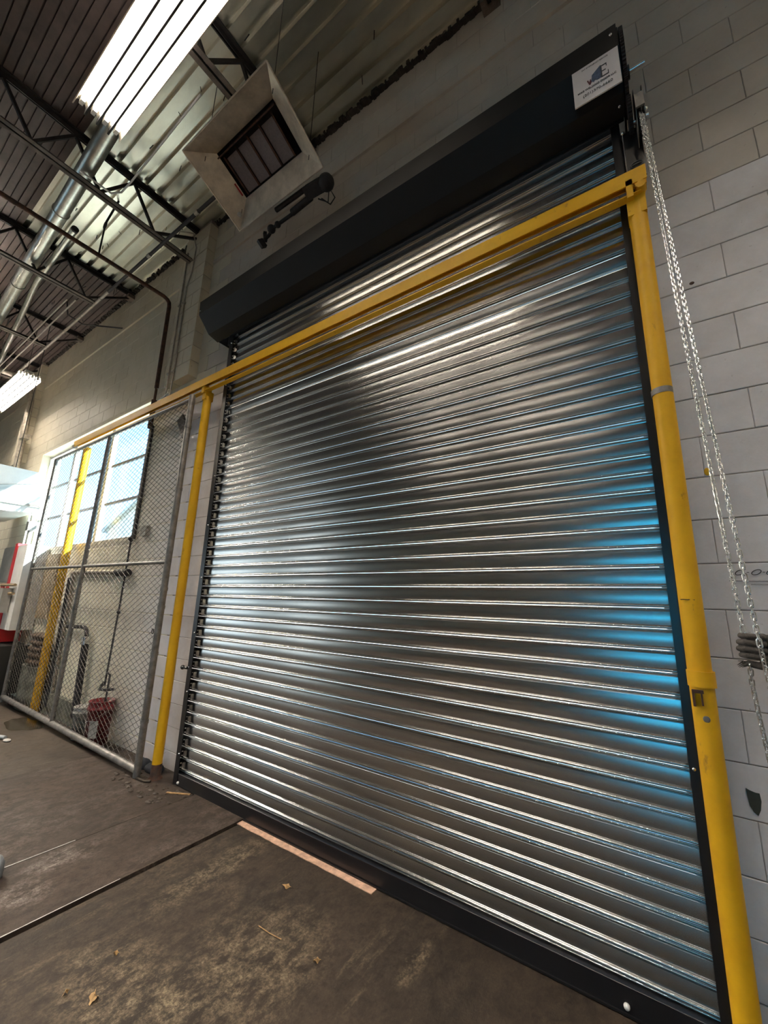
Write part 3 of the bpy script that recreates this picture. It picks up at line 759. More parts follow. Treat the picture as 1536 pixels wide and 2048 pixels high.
# ================================================================== RADIANT HEATER
hc = Vector((-2.564, -.80, 5.273)); ex = Vector((1, 0, 0)); ey = Vector((0, .915, -.402)).normalized(); ez = Vector((0, .402, .915)).normalized()
heater = empty('radiant_heater', hc, 'square gas radiant heater with flared steel reflector hanging below the roof', 'heater')
def H(a, b, c): return hc + ex * a + ey * b + ez * c
W2, H2, w2, h2, D = .555, .345, .375, .185, .15
def quad4(mb, o, i_, c0, c1, mi=0):
    pass
outer = [H(-W2, -H2, 0), H(W2, -H2, 0), H(W2, H2, 0), H(-W2, H2, 0)]; inner = [H(-w2, -h2, D), H(w2, -h2, D), H(w2, h2, D), H(-w2, h2, D)]
for k in range(4):
    k2 = (k + 1) % 4; mb = MB(); th = ez * .004
    n_ = (outer[k2] - outer[k]).cross(inner[k] - outer[k]).normalized() * .003
    a = [outer[k], outer[k2], inner[k2], inner[k]]; mb.add(a + [p + n_ for p in a], [(0, 1, 2, 3), (7, 6, 5, 4), (0, 4, 5, 1), (1, 5, 6, 2), (2, 6, 7, 3), (3, 7, 4, 0)])
    mb.build('reflector_panel', 'heater', heater, recalc=True)
mb = MB()
for k in range(4): mb.tube([outer[k], outer[(k + 1) % 4]], .008, 6)
mb.build('reflector_rim', 'heater', heater)
mb = MB(); c = [H(-w2, -h2, D), H(w2, -h2, D), H(w2, h2, D), H(-w2, h2, D)]; d_ = [p + ez * .16 for p in c]
mb.add(c + d_, [(0, 1, 5, 4), (1, 2, 6, 5), (2, 3, 7, 6), (3, 0, 4, 7), (4, 5, 6, 7)]); mb.build('burner_box', 'iron', heater, recalc=True)
gx = [-.33, -.17, -.015, .14, .30]
for a, b in zip(gx, gx[1:]):
    mb = MB(); v = [H(a + .012, -h2 + .07, D + .01), H(b - .012, -h2 + .07, D + .01), H(b - .012, h2 - .015, D + .01), H(a + .012, h2 - .015, D + .01)]
    mb.add(v + [p + ez * .02 for p in v], [(0, 1, 2, 3), (0, 4, 5, 1), (1, 5, 6, 2), (2, 6, 7, 3), (3, 7, 4, 0)]); mb.build('ceramic_tile', 'ceramic', heater, recalc=True)
mb = MB()
for a in gx: mb.bar(H(a, -h2 + .05, D), H(a, h2 - .01, D), .016, .010, up=ez)
mb.bar(H(-w2, -h2 + .03, D), H(w2, -h2 + .03, D), .01, .07, up=ez)
mb.build('tile_retainer', 'rust', heater)
MB().ball(H(-W2 + .09, H2 - .10, .03), .022, 8).build('spark_sensor', 'label', heater)
MB().bar(H(-w2 - .01, .05, D - .015), H(-w2 - .01, h2 - .03, D - .015), .004, .02, up=ez).build('warning_strip', 'ink_red', heater)
# gas train on the wall side
g0 = H(.55, H2 + .10, .10)
mb = MB(); mb.bar(H(.28, H2 + .08, .04), H(.52, H2 + .10, .04), .10, .10, up=ez); mb.ball(H(.50, H2 + .10, .03), .07, 8); mb.build('valve_body', 'iron', heater)
MB().tube([H(.30, H2 + .05, .05), H(-.10, H2 + .045, .05)], .022, 10).build('burner_tube', 'iron', heater)
MB().tube([H(.30, H2 + .12, .03), H(.05, H2 + .13, .03)], .030, 10).build('gas_regulator', 'iron', heater)
MB().tube([H(.10, H2 + .14, .03), H(-.22, H2 + .14, .03), H(-.32, H2 + .17, .03), H(-.36, H2 + .17, -.02)], .016, 10).build('gas_pipe', 'iron', heater)
mb = MB(); mb.ball(H(-.25, H2 + .14, .03), .040, 8); mb.ball(H(-.16, H2 + .14, .03), .030, 8); mb.bar(H(-.38, H2 + .19, .02), H(-.33, H2 + .13, .02), .03, .05); mb.bar(H(-.42, H2 + .15, .0), H(-.40, H2 + .22, -.03), .035, .06); mb.build('shutoff_valve', 'iron', heater)
mb = MB(); mb.tube([H(.40, H2 + .17, 0), H(.46, H2 + .24, -.02), H(.52, H2 + .22, 0), H(.50, H2 + .14, .03), H(.44, H2 + .22, .0), H(.36, H2 + .16, .02)], .006, 6); mb.build('wiring', 'cord', heater)
for a, b in ((-.45, -.2), (.45, -.2), (.45, .25), (-.45, .25)):
    p = H(a, b, .04); MB().tube([p, (p.x, p.y, DECK_Z + .01)], .003, 6).build('hanging_chain', 'iron', heater)

# ================================================================== LIGHT FIXTURES
def fixture(xa, xb, yc, zc, label, lamp='tube'):
    f = empty('light_fixture', ((xa + xb) / 2, yc, zc), label, 'ceiling light', 'fluorescent fixtures in rows under the joists')
    mb = MB(); prof = [(yc - .175, zc - .050), (yc - .168, zc - .052)]
    for k in range(4):          # four open troughs with ridges between the tubes
        c = yc - .126 + .084 * k
        prof += [(c - .040, zc - .012 if k else zc - .045), (c - .030, zc + .022), (c - .012, zc + .034), (c + .012, zc + .034), (c + .030, zc + .022), (c + .040, zc - .012 if k < 3 else zc - .045)]
    prof += [(yc + .168, zc - .052), (yc + .175, zc - .050)]
    for p_, q_ in zip(prof, prof[1:]):
        if abs(abs(q_[0] - p_[0]) - .024) < 1e-6 and abs(p_[1] - q_[1]) < 1e-6:       # slotted crown: light leaks upwards
            x = xa
            while x < xb - .05:
                mb.add([(x, *p_), (x + .10, *p_), (x + .10, *q_), (x, *q_)], [(0, 1, 2, 3)]); x += .20
        else: mb.add([(xa, *p_), (xb, *p_), (xb, *q_), (xa, *q_)], [(0, 1, 2, 3)])
    mb.build('reflector', 'lamp_reflector', f)
    for k in range(3): MB().box(xa, xb, yc - .091 + .084 * k, yc - .077 + .084 * k, zc - .064, zc - .012).build('divider', 'cord', f)
    MB().box(xa + .05, xb - .05, yc - .06, yc + .06, zc + .04, zc + .11).build('ballast_box', 'white_enamel', f)
    tb_ = None
    for k in range(4):
        y_ = yc - .126 + .084 * k
        if tb_ is None: tb_ = MB().tube([(xa + .06, y_, zc), (xb - .06, y_, zc)], .0165, 8).build('tube_lamp', lamp, f)
        else: inst(tb_, f, wloc(tb_) + Vector((0, .084 * k, 0)))
        for x in (xa + .03, xb - .03): MB().box(x - .02, x + .03, y_ - .014, y_ + .014, zc - .018, zc + .03).build('lamp_holder', 'white_enamel', f)
    for x in (xa + .25, xb - .25): MB().tube([(x, yc, zc + .11), (x, yc, DECK_Z)], .004, 6).build('hanger_rod', 'iron', f)
    return f
fixture(-3.50, -1.06, -1.635, 5.43, 'bright fluorescent fixture at the photo top left beside the heater')
fixture(-11.6, -9.15, -.56, 5.42, 'fluorescent fixture glowing at the left edge near the far pier')
for xa, xb, yc, lb in [(-9.7, -7.3, -1.95, 'fill fixture added over the window bay, outside the photo at left'), (-11.8, -9.4, -3.1, 'fill fixture added over the aisle, outside the photo at far left')]:
    fixture(xa, xb, yc, 5.43, lb, 'tube_fill')  # unseen fixtures added to brighten the window bay wall
for xa, xb, yc, lb in [(-3.85, -2.62, -4.4, 'short bright fixture behind the camera, mirrored in the middle of the door'), (-2.38, -.52, -4.4, 'long bright fixture behind the camera, mirrored right of the door middle')]:
    fixture(xa, xb, yc, 5.43, lb, 'tube_boosted')
for xa, xb, yc in [(.25, 2.65, -1.635), (-12.6, -10.2, -1.95), (-3.4, -1.0, -7.6), (-3.0, -.6, -11.0), (-3.0, -.6, -14.5), (-16.5, -14.1, -4.2), (-16.5, -14.1, -9.0), (2.0, 4.4, -5.0)]:
    side = 'left' if xa < -9 else ('right' if xa > 0 else 'middle')
    fixture(xa, xb, yc, 5.43, 'plain fluorescent fixture outside the photo, %s of the room, %s row behind the camera' % (side, {-1.635: 'nearest', -1.95: 'near', -4.2: 'second', -5.0: 'third', -7.6: 'fourth', -9.0: 'fifth', -11.0: 'sixth', -14.5: 'last'}[yc]))

# ================================================================== DUCT, PIPES, CONDUITS
def pipe(name, pts, r, mt_, label, cat, group=None, n=14, bands=()):
    o = empty(name, pts[0], label, cat, group)
    MB().tube(pts, r, n).build('pipe', mt_, o)
    for i, (p, q) in enumerate(bands): MB().tube([p, q], r * 1.12, n).build('coupling', mt_, o)
    return o
zd = 6.11
dpt = lambda x: (x, -1.185 - (x + 8.8) * .047, zd)
d0 = pipe('flue_duct', [dpt(-13), dpt(-8.8), dpt(-4.8), dpt(-.5), dpt(3)], .082, 'duct', 'large shiny round flue duct running along the ceiling', 'duct', n=28,
     bands=[(dpt(-5.62), dpt(-5.60)), (dpt(-3.9), dpt(-3.88)), (dpt(-7.6), dpt(-7.58))])
sp_ = pipe('vent_pipe', [(-5.80, -1.14, zd), (-7.25, -1.10, zd), (-12.0, -.62, zd - .02)], .038, 'duct', 'short slim shiny vent pipe ending beside the big duct', 'pipe', n=18, bands=[((-5.80, -1.14, zd), (-5.77, -1.14, zd)), ((-9.6, -.86, zd), (-9.64, -.86, zd))])
MB().cyl((-5.765, -1.14, zd), (-5.74, -1.14, zd), .040, 16).build('end_cap', 'cord', sp_)
# rusty gas pipe: comes across the ceiling and drops in front of the window
rp = empty('rusty_gas_pipe', (-5.38, -.06, .6), 'rusty brown pipe dropping down the wall and window edge to a valve', 'pipe')
MB().tube([(-5.37, -3.5, 5.67), (-5.37, -.14, 5.67), (-5.37, -.09, 5.655), (-5.365, -.06, 5.62), (-5.355, -.055, 5.55), (-5.33, -.05, 4.28)], .026, 14).build('upper_pipe', 'rust', rp)
MB().tube([(-5.33, -.05, 4.28), (-5.33, -.05, 3.95)], .016, 12).build('reducer', 'rust', rp)
MB().tube([(-5.33, -.05, 4.10), (-5.33, -.05, 4.02)], .034, 12).tube([(-5.33, -.05, 3.95), (-5.33, -.05, 3.70)], .030, 12).build('union', 'rust', rp)
MB().box(-5.37, -5.31, -.035, -.005, 2.24, 3.75).build('rusted_sleeve', 'iron', rp)
MB().tube([(-5.32, -.05, 2.28), (-5.325, -.05, 1.45), (-5.34, -.06, .56)], .011, 10).build('lower_pipe', 'iron', rp)
MB().ball((-5.322, -.05, 1.37), .024, 8).ball((-5.32, -.05, 2.24), .034, 8).build('coupling', 'iron', rp)
mb = MB(); mb.tube([(-5.36, -.06, .60), (-5.36, -.10, .52), (-5.20, -.11, .54), (-5.02, -.11, .57)], .015, 10); mb.tube([(-5.33, -.06, .70), (-5.16, -.10, .70), (-5.14, -.11, .42)], .011, 8); mb.build('tap', 'iron', rp)
MB().tube([(-5.33, -.05, 4.27), (-5.02, -.02, 4.22)], .005, 6).build('pipe_clip', 'conduit', rp)
pa = empty('iron_water_pipe', (-6.9, -.04, .1), 'dark iron pipe run on the wall left of the gate middle post', 'pipe')
MB().tube([(-6.90, -.03, .10), (-6.93, -.04, 1.78), (-6.93, -.04, 1.84), (-6.86, -.04, 1.86), (-5.45, -.03, 1.84)], .030, 12).build('pipe', 'conduit', pa)
MB().tube([(-6.90, -.06, .10), (-6.93, -.07, 1.78)], .022, 12).build('riser', 'iron', pa)
MB().tube([(-5.55, -.05, 1.835), (-5.25, -.05, 1.83)], .045, 12).build('end_fitting', 'iron', pa)
pb = empty('iron_drain_pipe', (-6.0, -.07, .1), 'black iron pipe with an elbow beside the gate middle post', 'pipe')
MB().tube([(-6.75, -.05, 1.13), (-6.2, -.06, 1.155), (-6.08, -.06, 1.13), (-6.05, -.06, 1.05)], .024, 12).build('elbow_run', 'iron', pb)
MB().tube([(-6.05, -.06, 1.05), (-6.02, -.06, .60), (-5.98, -.06, .12)], .040, 12).build('drop_pipe', 'iron', pb)
MB().tube([(-6.05, -.06, 1.05), (-6.05, -.06, .95)], .046, 12).build('collar', 'steel', pb)
# conduits along the ceiling, parallel to the wall
for k, (y_, z_, r_, xr, lab) in enumerate([(-.50, 5.91, .020, -3.2, 'thick steel conduit hung under the joists nearest the wall'), (-.70, 5.90, .011, -6.9, 'thin pale conduit second from the wall under the joists'), (-.78, 5.90, .009, -7.0, 'thinnest pale conduit third from the wall under the joists')]):
    o = empty('ceiling_conduit', (xr, y_, z_), lab, 'conduit')
    MB().tube([(-13, y_, z_), (xr, y_, z_)], r_, 10).build('tube', 'conduit' if k else 'iron', o)
    if k == 0:
        MB().tube([(-12.9, y_ - .0, z_), (-6.3, y_, z_)], r_ * 1.05, 10).build('pale_section', 'conduit', o)
        for x in (-9.9, -6.6, -5.15, -4.05): MB().tube([(x, y_, z_), (x + .06, y_, z_)], r_ * 1.3, 10).build('coupling', 'conduit', o)
pale = empty('ceiling_conduit', (-4.6, -1.1, 5.90), 'thin white conduit bending off the joist toward the heater', 'conduit')
MB().tube([(-4.62, -1.45, 5.90), (-4.60, -1.16, 5.89), (-4.50, -1.10, 5.90), (-4.30, -1.09, 5.92), (-3.0, -1.10, 6.0)], .010, 8).build('tube', 'white_enamel', pale)
# conduits on the near pier
for k, (x, lab) in enumerate([(-4.90, 'thin conduit down the left of the near pier'), (-4.79, 'second thin conduit down the near pier beside the first')]):
    o = empty('wall_conduit', (x, -.125, 3.9), lab, 'conduit')
    MB().tube([(x, -.125, 6.15 - k * .6), (x + .02, -.125, 4.5), (x + .01, -.125, 3.86)], .010, 8).build('tube', 'conduit', o)
    if k: MB().tube([(x, -.125, 5.55), (x + .09, -.13, 5.75), (x + .12, -.14, 6.10), (x + .03, -.16, 6.36), (x - .2, -.3, 6.42)], .009, 8).build('loop', 'conduit', o)
    for z_ in (5.3, 4.3): MB().box(x - .022, x + .022, -.14, -.112, z_, z_ + .02).build('strap', 'conduit', o)
MB_ = MB().box(-.01, .01, 0, 0, 0, 0)
# painted-over white loop cord near the track
tag(MB().tube([(-4.86, -.13, 4.02), (-4.95, -.16, 3.95), (-4.80, -.20, 3.90), (-4.62, -.22, 3.93)], .006, 6).build('loose_cord', 'white_enamel'), 'short white loose cord curling above the yellow track', 'cord')
# far pier conduit with bend
fc = empty('wall_conduit', (-10.55, -.15, 3.5), 'fat conduit with a wide bend beside the far block pier', 'conduit')
MB().tube([(-11.2, -2.6, 5.98), (-10.75, -.70, 5.98), (-10.70, -.42, 5.96), (-10.67, -.26, 5.86), (-10.66, -.18, 5.70), (-10.62, -.16, 5.5), (-10.5, -.15, 3.4)], .055, 14).build('tube', 'conduit', fc)
MB().box(-10.52, -10.34, -.22, -.10, 4.60, 4.70).build('pull_box', 'conduit', fc)
# turnbuckle hook hanging from the deck
hk = empty('hanging_hook', (-6.0, -.75, 5.7), 'dark hook and rod hanging from the deck above the rusty pipe', 'hook')
MB().tube([(-5.37, -.95, 5.68), (-5.37, -.95, 6.08)], .010, 8).build('rod', 'iron', hk)
MB().tube([(-5.37 + .035 * math.cos(2 * PI * k / 12), -.95, 6.12 + .045 * math.sin(2 * PI * k / 12)) for k in range(12)], .010, 6, closed=True).build('eye', 'iron', hk)
MB().tube([(-5.37, -.95, 6.15), (-5.25, -.9, 6.47)], .012, 8).build('upper_rod', 'iron', hk)
# bent hanger under third joist
tag(MB().tube([(-8.0, -.55, 6.47), (-8.0, -.50, 6.25), (-7.9, -.30, 6.15), (-7.0, .0, 5.9)], .012, 6).build('hanging_cable', 'iron'), 'black cable sagging from the deck to the left wall', 'cable')
for i, (x, y) in enumerate([(-9.2, -1.0), (-9.9, -1.15)]):
    tag(MB().tube([(x, y, 6.47), (x - .3, y + .1, 4.2)], .004, 5).build('hanging_wire', 'conduit'), ['thin wire hanging from the brown deck near the left edge', 'second thin hanging wire, nearest the left photo edge'][i], 'wire')
jb = tag(MB().box(-5.12, -4.99, -.05, .0, 2.26, 2.38).build('junction_box', 'conduit'), 'small square junction box on the wall right of the window', 'junction box')
tag(MB().box(-.06, .06, -.03, 0, -.16, .16, R=Matrix.Rotation(-.6, 3, 'Y'), at=(-4.56, -.0, 3.56)).build('steel_bracket', 'iron'), 'dark slanted steel bracket on the wall behind the gate corner', 'bracket')

# ================================================================== LEFT-SIDE ITEMS
cn = empty('paint_hood', (-10, -.9, 2.9), 'bright white sheet metal canopy at the left edge beyond the gate', 'canopy')
mb = MB(); mb.box(-10.6, -8.75, -2.0, -.10, 3.02, 3.05)
poly_ = [(-2.0, 3.02), (-.12, 3.02), (-.12, 3.60), (-2.0, 3.60)]
mb = MB().prism(poly_, -10.6, -8.75); mb.build('canopy_box', 'canopy', cn, recalc=True)
MB().box(-10.64, -8.71, -2.04, -.08, 2.985, 3.03).build('rim', 'grey_box', cn)
mb = MB().prism([(-2.0, 2.985), (-.10, 2.985), (-.14, 2.90), (-.5, 2.86), (-2.0, 2.88)], -10.55, -8.75); mb.build('underside', 'canopy', cn, recalc=True)
MB().bar((-8.742, -1.4, 3.05), (-8.742, -.15, 3.42), .004, .05, up=(1, 0, 0)).build('seam_strip', 'grey_box', cn)
for y_ in (-.5, -1.6): MB().tube([(-8.9, y_, 3.6), (-8.9, y_, 6.47)], .006, 6).build('hanger_rod', 'iron', cn)
pipe('branch_pipe', [(-8.75, -.25, 3.02), (-8.45, -.22, 2.98), (-8.1, -.20, 2.86), (-8.0, -.19, 2.70)], .018, 'white_enamel', 'curved white pipe leaving the canopy behind the gate', 'pipe')
bx = empty('electrical_box', (-9.2, -.1, 1.7), 'grey metal electrical cabinet on the wall under the canopy', 'cabinet')
MB().box(-9.55, -8.75, -.24, -.01, 1.72, 2.32).build('body', 'grey_box', bx); MB().box(-9.53, -8.77, -.255, -.24, 1.74, 2.30).build('door', 'grey_box', bx)
MB().tube([(-9.1, -.08, 2.32), (-9.1, -.08, 2.62), (-9.1, -.08, 2.9)], .03, 10).box(-9.16, -9.04, -.13, -.01, 2.62, 2.78).build('riser_conduit', 'conduit', bx)
rc = empty('parts_cabinet', (-8.9, -.2, .2), 'white and bright red cabinet standing past the gate end', 'cabinet')
MB().box(-8.60, -8.15, -.30, -.02, 1.0, 2.30).build('upper_box', 'white_enamel', rc); MB().box(-8.72, -8.60, -.31, -.02, .80, 2.34).build('red_panel', 'red_bright', rc)
MB().box(-9.6, -8.73, -.34, -.02, .80, 1.68).build('lower_box', 'white_enamel', rc); MB().box(-8.86, -8.70, -.345, -.33, .80, 1.66).build('red_strip', 'red_bright', rc)
for z_ in (1.55, 1.42): MB().tube([(-8.75, -.36, z_ + .12), (-8.2, -.33, z_ + .12)], .022, 8).build('handle_bar', 'tan', rc)
MB().box(-9.7, -8.1, -.40, -.02, .10, .78).build('stand', 'cord', rc)
gb = tag(MB().box(-8.62, -8.36, -.42, -.31, 1.25, 1.62).build('control_box', 'grey_box'), 'small grey control box on the red and white cabinet', 'control box')
ct = empty('carton', (-7.4, -.6, .6), 'orange tan cardboard carton with print at the left edge', 'carton')
MB().box(-8.45, -8.0, -.80, -.46, .60, 1.00).build('box_body', 'card', ct)
mb = MB()
for z_ in (.90, .85, .80): mb.box(-7.999, -7.997, -.74, -.56, z_, z_ + .02)
for z_ in (.90, .80): mb.box(-8.38, -8.10, -.8025, -.8005, z_, z_ + .04)
mb.box(-8.33, -8.15, -.8025, -.8005, .66, .70); mb.build('print', 'ink', ct)
MB().box(-8.28, -8.23, -.8028, -.8005, .72, .78).build('red_mark', 'ink_red', ct)
tb = tag(MB().box(-9.0, -7.95, -.86, -.44, .555, .595).box(-9.0, -8.95, -.86, -.81, .01, .56).box(-8.0, -7.95, -.86, -.81, .01, .56).box(-9.0, -8.95, -.49, -.44, .01, .56).box(-8.0, -7.95, -.49, -.44, .01, .56).build('low_bench', 'iron'), 'low dark bench carrying the cardboard carton', 'bench')
# tan board, sacks, drum
brd = tag(MB().box(-8.08, -7.58, -.045, -.012, 1.18, 2.16).build('fibreboard_panel', 'tan'), 'tan fibreboard panel leaning flat on the wall under the window', 'board')
brl = empty('oval_tub', (-7.45, -.12, 0), 'grey green ribbed oval tub standing behind the gate', 'tub')
def drum(mb, cx, cy, r, h): return mb.lathe([(0, .0), (r, .0), (r, h * .30), (r + .01, h * .33), (r, h * .36), (r, h * .64), (r + .01, h * .67), (r, h * .70), (r, h - .02), (r + .008, h - .01), (r, h), (r - .02, h - .01), (0, h - .015)], cx, cy, 32, z0=.011)
dm = MB(); drum(dm, 0, 0, .30, .56); dm.v = [Vector((p.x - 7.42, p.y * .33 - .125, p.z)) for p in dm.v]; dm.build('drum_body', 'barrel', brl)
bs = empty('burlap_sack', (-7.2, -.12, .6), 'brown folded burlap sacks piled on the oval tub', 'sacks')
for k in range(5):
    MB().ball((-7.38 + random.uniform(-.02, .02), -.125, .625 + k * .085), 1, 12, sc=(.28 + random.uniform(-.02, .02), .09, .05)).build('folded_sack', 'basket', bs)
cb = tag(MB().box(-7.05, -5.75, -.06, .0, .01, .26).build('trim_4', 'barrel'), 'rough dark curb along the wall foot behind the gate', kind='structure')
# buckets
def bucket(x, y, r0, r1, h, body, label, name='bucket'):
    b = empty(name, (x, y, .011), label, 'bucket')
    prof = [(0, 0), (r0, 0), (r0 + (r1 - r0) * .8, h * .8), (r1 + .008, h * .8), (r1 + .01, h * .84), (r1, h * .85), (r1, h * .96), (r1 + .006, h * .97), (r1 + .006, h), (r1 - .004, h), (r0 - .004, .01), (0, .01)]
    MB().lathe(prof, x, y, 36, z0=.011).build('pail', body, b); return b
b1 = bucket(-5.15, -.135, .105, .120, .44, 'red', 'dark red plastic bucket behind the foot of the gate')
MB().tube([(-5.15 + .128 * math.cos(a), -.135 + .128 * math.sin(a) * .95, .36 - .10 * math.sin(PI * k / 12)) for k, a in enumerate([PI + PI * k / 12 for k in range(13)])], .003, 6).build('handle', 'steel', b1)
mb = MB()
for k in range(5):
    a0 = -1.15 + k * .14; a1 = a0 + .14; q = []
    for a, z_ in ((a0, .10), (a1, .10), (a1, .27), (a0, .27)): rr = .108 + z_ * .042 + .003; q.append((-5.15 + rr * math.cos(a), -.135 + rr * math.sin(a), z_))
    mb.add(q, [(0, 1, 2, 3)])
mb.build('label', 'label', b1)
mb = MB()
for k in range(14):
    a0 = 2 * PI * k / 14; a1 = 2 * PI * (k + 1) / 14; pts = []
    for a in (a0, a1):
        th = -1.95 + .28 * math.cos(a); z_ = .19 + .055 * math.sin(a); rr = .1125 + z_ * .03; pts.append((-5.15 + rr * math.cos(th), -.135 + rr * math.sin(th), z_))
    mb.tube(pts, .004, 5)
mb.build('round_logo', 'label', b1)
b2 = bucket(-5.50, -.15, .085, .102, .33, 'clear', 'milky white bucket with wire handle left of the red bucket')
MB().tube([(-5.50 + .108 * math.cos(a), -.15 + .108 * math.sin(a), .27 + .06 * math.sin(PI * k / 12)) for k, a in enumerate([PI + PI * k / 12 for k in range(13)])], .003, 6).build('handle', 'steel', b2)
# rubbish by the gate corner
tb2 = tag(MB().ball((-4.0, -.10, .03), .10, 8, sc=(1.2, .7, .45)).ball((-4.15, -.12, .04), .08, 8, sc=(1, .7, .6)).build('rag_heap', 'sleeve'), 'dark crumpled rags at the wall between gate and post', 'rags')
tag(MB().bar((-4.02, -.10, .10), (-3.94, -.06, .16), .05, .003).build('paper_scrap', 'label'), 'white paper scrap sticking up from the dark rags', 'paper')
ch_ = MB()
for k in range(70):
    x = random.uniform(-4.2, -3.3); y = random.uniform(-.42, -.14); s_ = random.uniform(.006, .025)
    ch_.ball((x, y, .013), s_, 4, sc=(random.uniform(.8, 2.2), random.uniform(.5, 1.2), .35))
tag(ch_.build('broken_concrete', 'floor3'), 'crumbled concrete bits round the foot of the left yellow post', 'rubble', kind='stuff')
tag(MB().tube([(-3.95, -.28, .02), (-3.82, -.27, .022), (-3.78, -.24, .02)], .012, 6).build('wood_stick', 'floor'), 'short dark stick at the foot of the left yellow post', 'stick')
tag(MB().box(-.10, .10, -.008, .008, 0, .006, R=Matrix.Rotation(.5, 3, 'Z'), at=(-3.40, -.21, .014)).build('wood_chip', 'leaf'), 'pale wood chip at the left end of the door sill', 'wood chip')
# puddle
mb = MB(); n = 40; cx_, cy_ = -6.55, -.36; vs = [(cx_, cy_, .0125)]
for k in range(n):
    a = 2 * PI * k / n; rr = .9 + .35 * noise.noise(Vector((math.cos(a) * 1.5, math.sin(a) * 1.5, 3.1)))
    vs.append((cx_ + .42 * rr * math.cos(a), cy_ + .17 * rr * math.sin(a), .0125))
mb.add(vs, [(0, k + 1, (k + 1) % n + 1) for k in range(n)])
tag(mb.build('puddle', 'wet'), 'dark wet puddle on the floor below the far end of the gate', 'puddle')
tag(MB().ball((-5.95, -.66, .02), .04, 6, sc=(1.5, .8, .25)).build('paper_scrap', 'label'), 'small white scrap on the floor below the puddle', 'paper')
tag(MB().tube([(-6.2, -.72, .03), (-6.02, -.66, .03)], .02, 8).box(-6.5, -6.1, -.95, -.70, .012, .025).build('plastic_wrap', 'plastic'), 'cloudy plastic wrap on the floor at the left edge', 'wrap')
jug = empty('plastic_jug', (-3.21, -1.37, .014), 'rounded cloudy plastic container on the floor at the left edge', 'container')
MB().lathe([(0, 0), (.055, 0), (.06, .01), (.06, .07), (.045, .10), (.02, .115), (0, .118)], -3.225, -1.385, 24, z0=.015).build('jug_body', 'plastic', jug)
MB().lathe([(.0605, .03), (.062, .035), (.0605, .04)], -3.225, -1.385, 24, z0=.015).build('jug_rib', 'plastic', jug)
# leaves and grit on the floor
def leaf(x, y, s, rz, label, z0=.004):
    mb = MB(); pts = []
    for k in range(14):
        a = 2 * PI * k / 14; r = s * (1 + .35 * math.cos(5 * a) * (.4 + .6 * random.random())); pts.append(Vector((r * math.cos(a) * 1.2, r * math.sin(a) * .8, z0 + .008 * math.sin(a * 2) + .004)))
    pts = [Matrix.Rotation(rz, 3, 'Z') @ p for p in pts]
    mb.add([Vector((x, y, z0 + .012))] + [p + Vector((x, y, 0)) for p in pts], [(0, k + 1, (k + 1) % 14 + 1) for k in range(14)])
    mb.add([Vector((x, y, z0 + .010))] + [p + Vector((x, y, -.001)) for p in pts], [(0, (k + 1) % 14 + 1, k + 1) for k in range(14)])
    mb.bar((x, y, z0 + .010), (x + s * 1.9 * math.cos(rz), y + s * 1.9 * math.sin(rz), z0 + .004), .002, .002)
    tag(mb.build('dry_leaf', 'leaf'), label, 'leaf')
leaf(-2.025, -1.325, .019, 2.6, 'large curled dry leaf on the floor at the bottom left')
leaf(-1.905, -.426, .017, .3, 'tan dry leaf on the floor near the middle of the sill')
leaf(-1.437, -.679, .011, .8, 'small dry leaf below the pale sill strip')
leaf(-2.137, -1.382, .008, 1.8, 'tiny dry leaf left of the large curled leaf')
leaf(-2.18, -1.18, .007, .8, 'tiny dry leaf above the large curled leaf')
tag(MB().tube([(-1.80, -.70, .006), (-1.72, -.70, .007), (-1.65, -.69, .006)], .002, 5).build('twig', 'leaf'), 'thin pale twig lying on the stained floor', 'twig')
# wall marks on the right
tag(MB().box(.0, .0001, 0, 0, 0, 0).build('mark', 'marker'), kind='structure') if False else None
mk = MB(); poly(mk, [(.199, .882), (.201, .850), (.204, .820), (.214, .800), (.226, .790), (.236, .812), (.242, .845), (.240, .872), (.228, .872), (.212, .876)], -.0035, 0, .002)
tag(mk.build('painted_patch', 'patch_green', recalc=True), 'dark green patch on the wall behind the lower chain', 'wall patch')
mk = MB()
for cx_ in (.290, .344, .392):
    mk.tube([(cx_ + .016 * math.cos(2 * PI * k / 16), -.003, 1.742 + .011 * math.sin(2 * PI * k / 16 + .5)) for k in range(16)], .0016, 5, closed=True)
mk.tube([(.312, -.003, 1.742), (.320, -.003, 1.742)], .0013, 5); mk.tube([(.364, -.003, 1.742), (.372, -.003, 1.742)], .0013, 5)
mk.tube([(.25, -.003, 1.706), (.45, -.003, 1.702)], .0013, 5); mk.tube([(.32, -.003, 1.690), (.45, -.003, 1.688)], .0010, 5)
tag(mk.build('wall_writing', 'marker'), 'hand drawn black marker 0-0-0 and lines on the block wall', 'writing')
mk = MB().ball((.288, -.0, 3.235), 1, 8, sc=(.012, .003, .010)); tag(mk.build('rust_spot', 'rust'), 'small orange rust spot on the upper right wall', 'rust spot')
mk = MB().ball((.232, -.0, 2.215), 1, 8, sc=(.011, .003, .020)); tag(mk.build('glue_spot', 'yellow_worn'), 'small olive yellow blot on the wall beside the chain', 'blot')

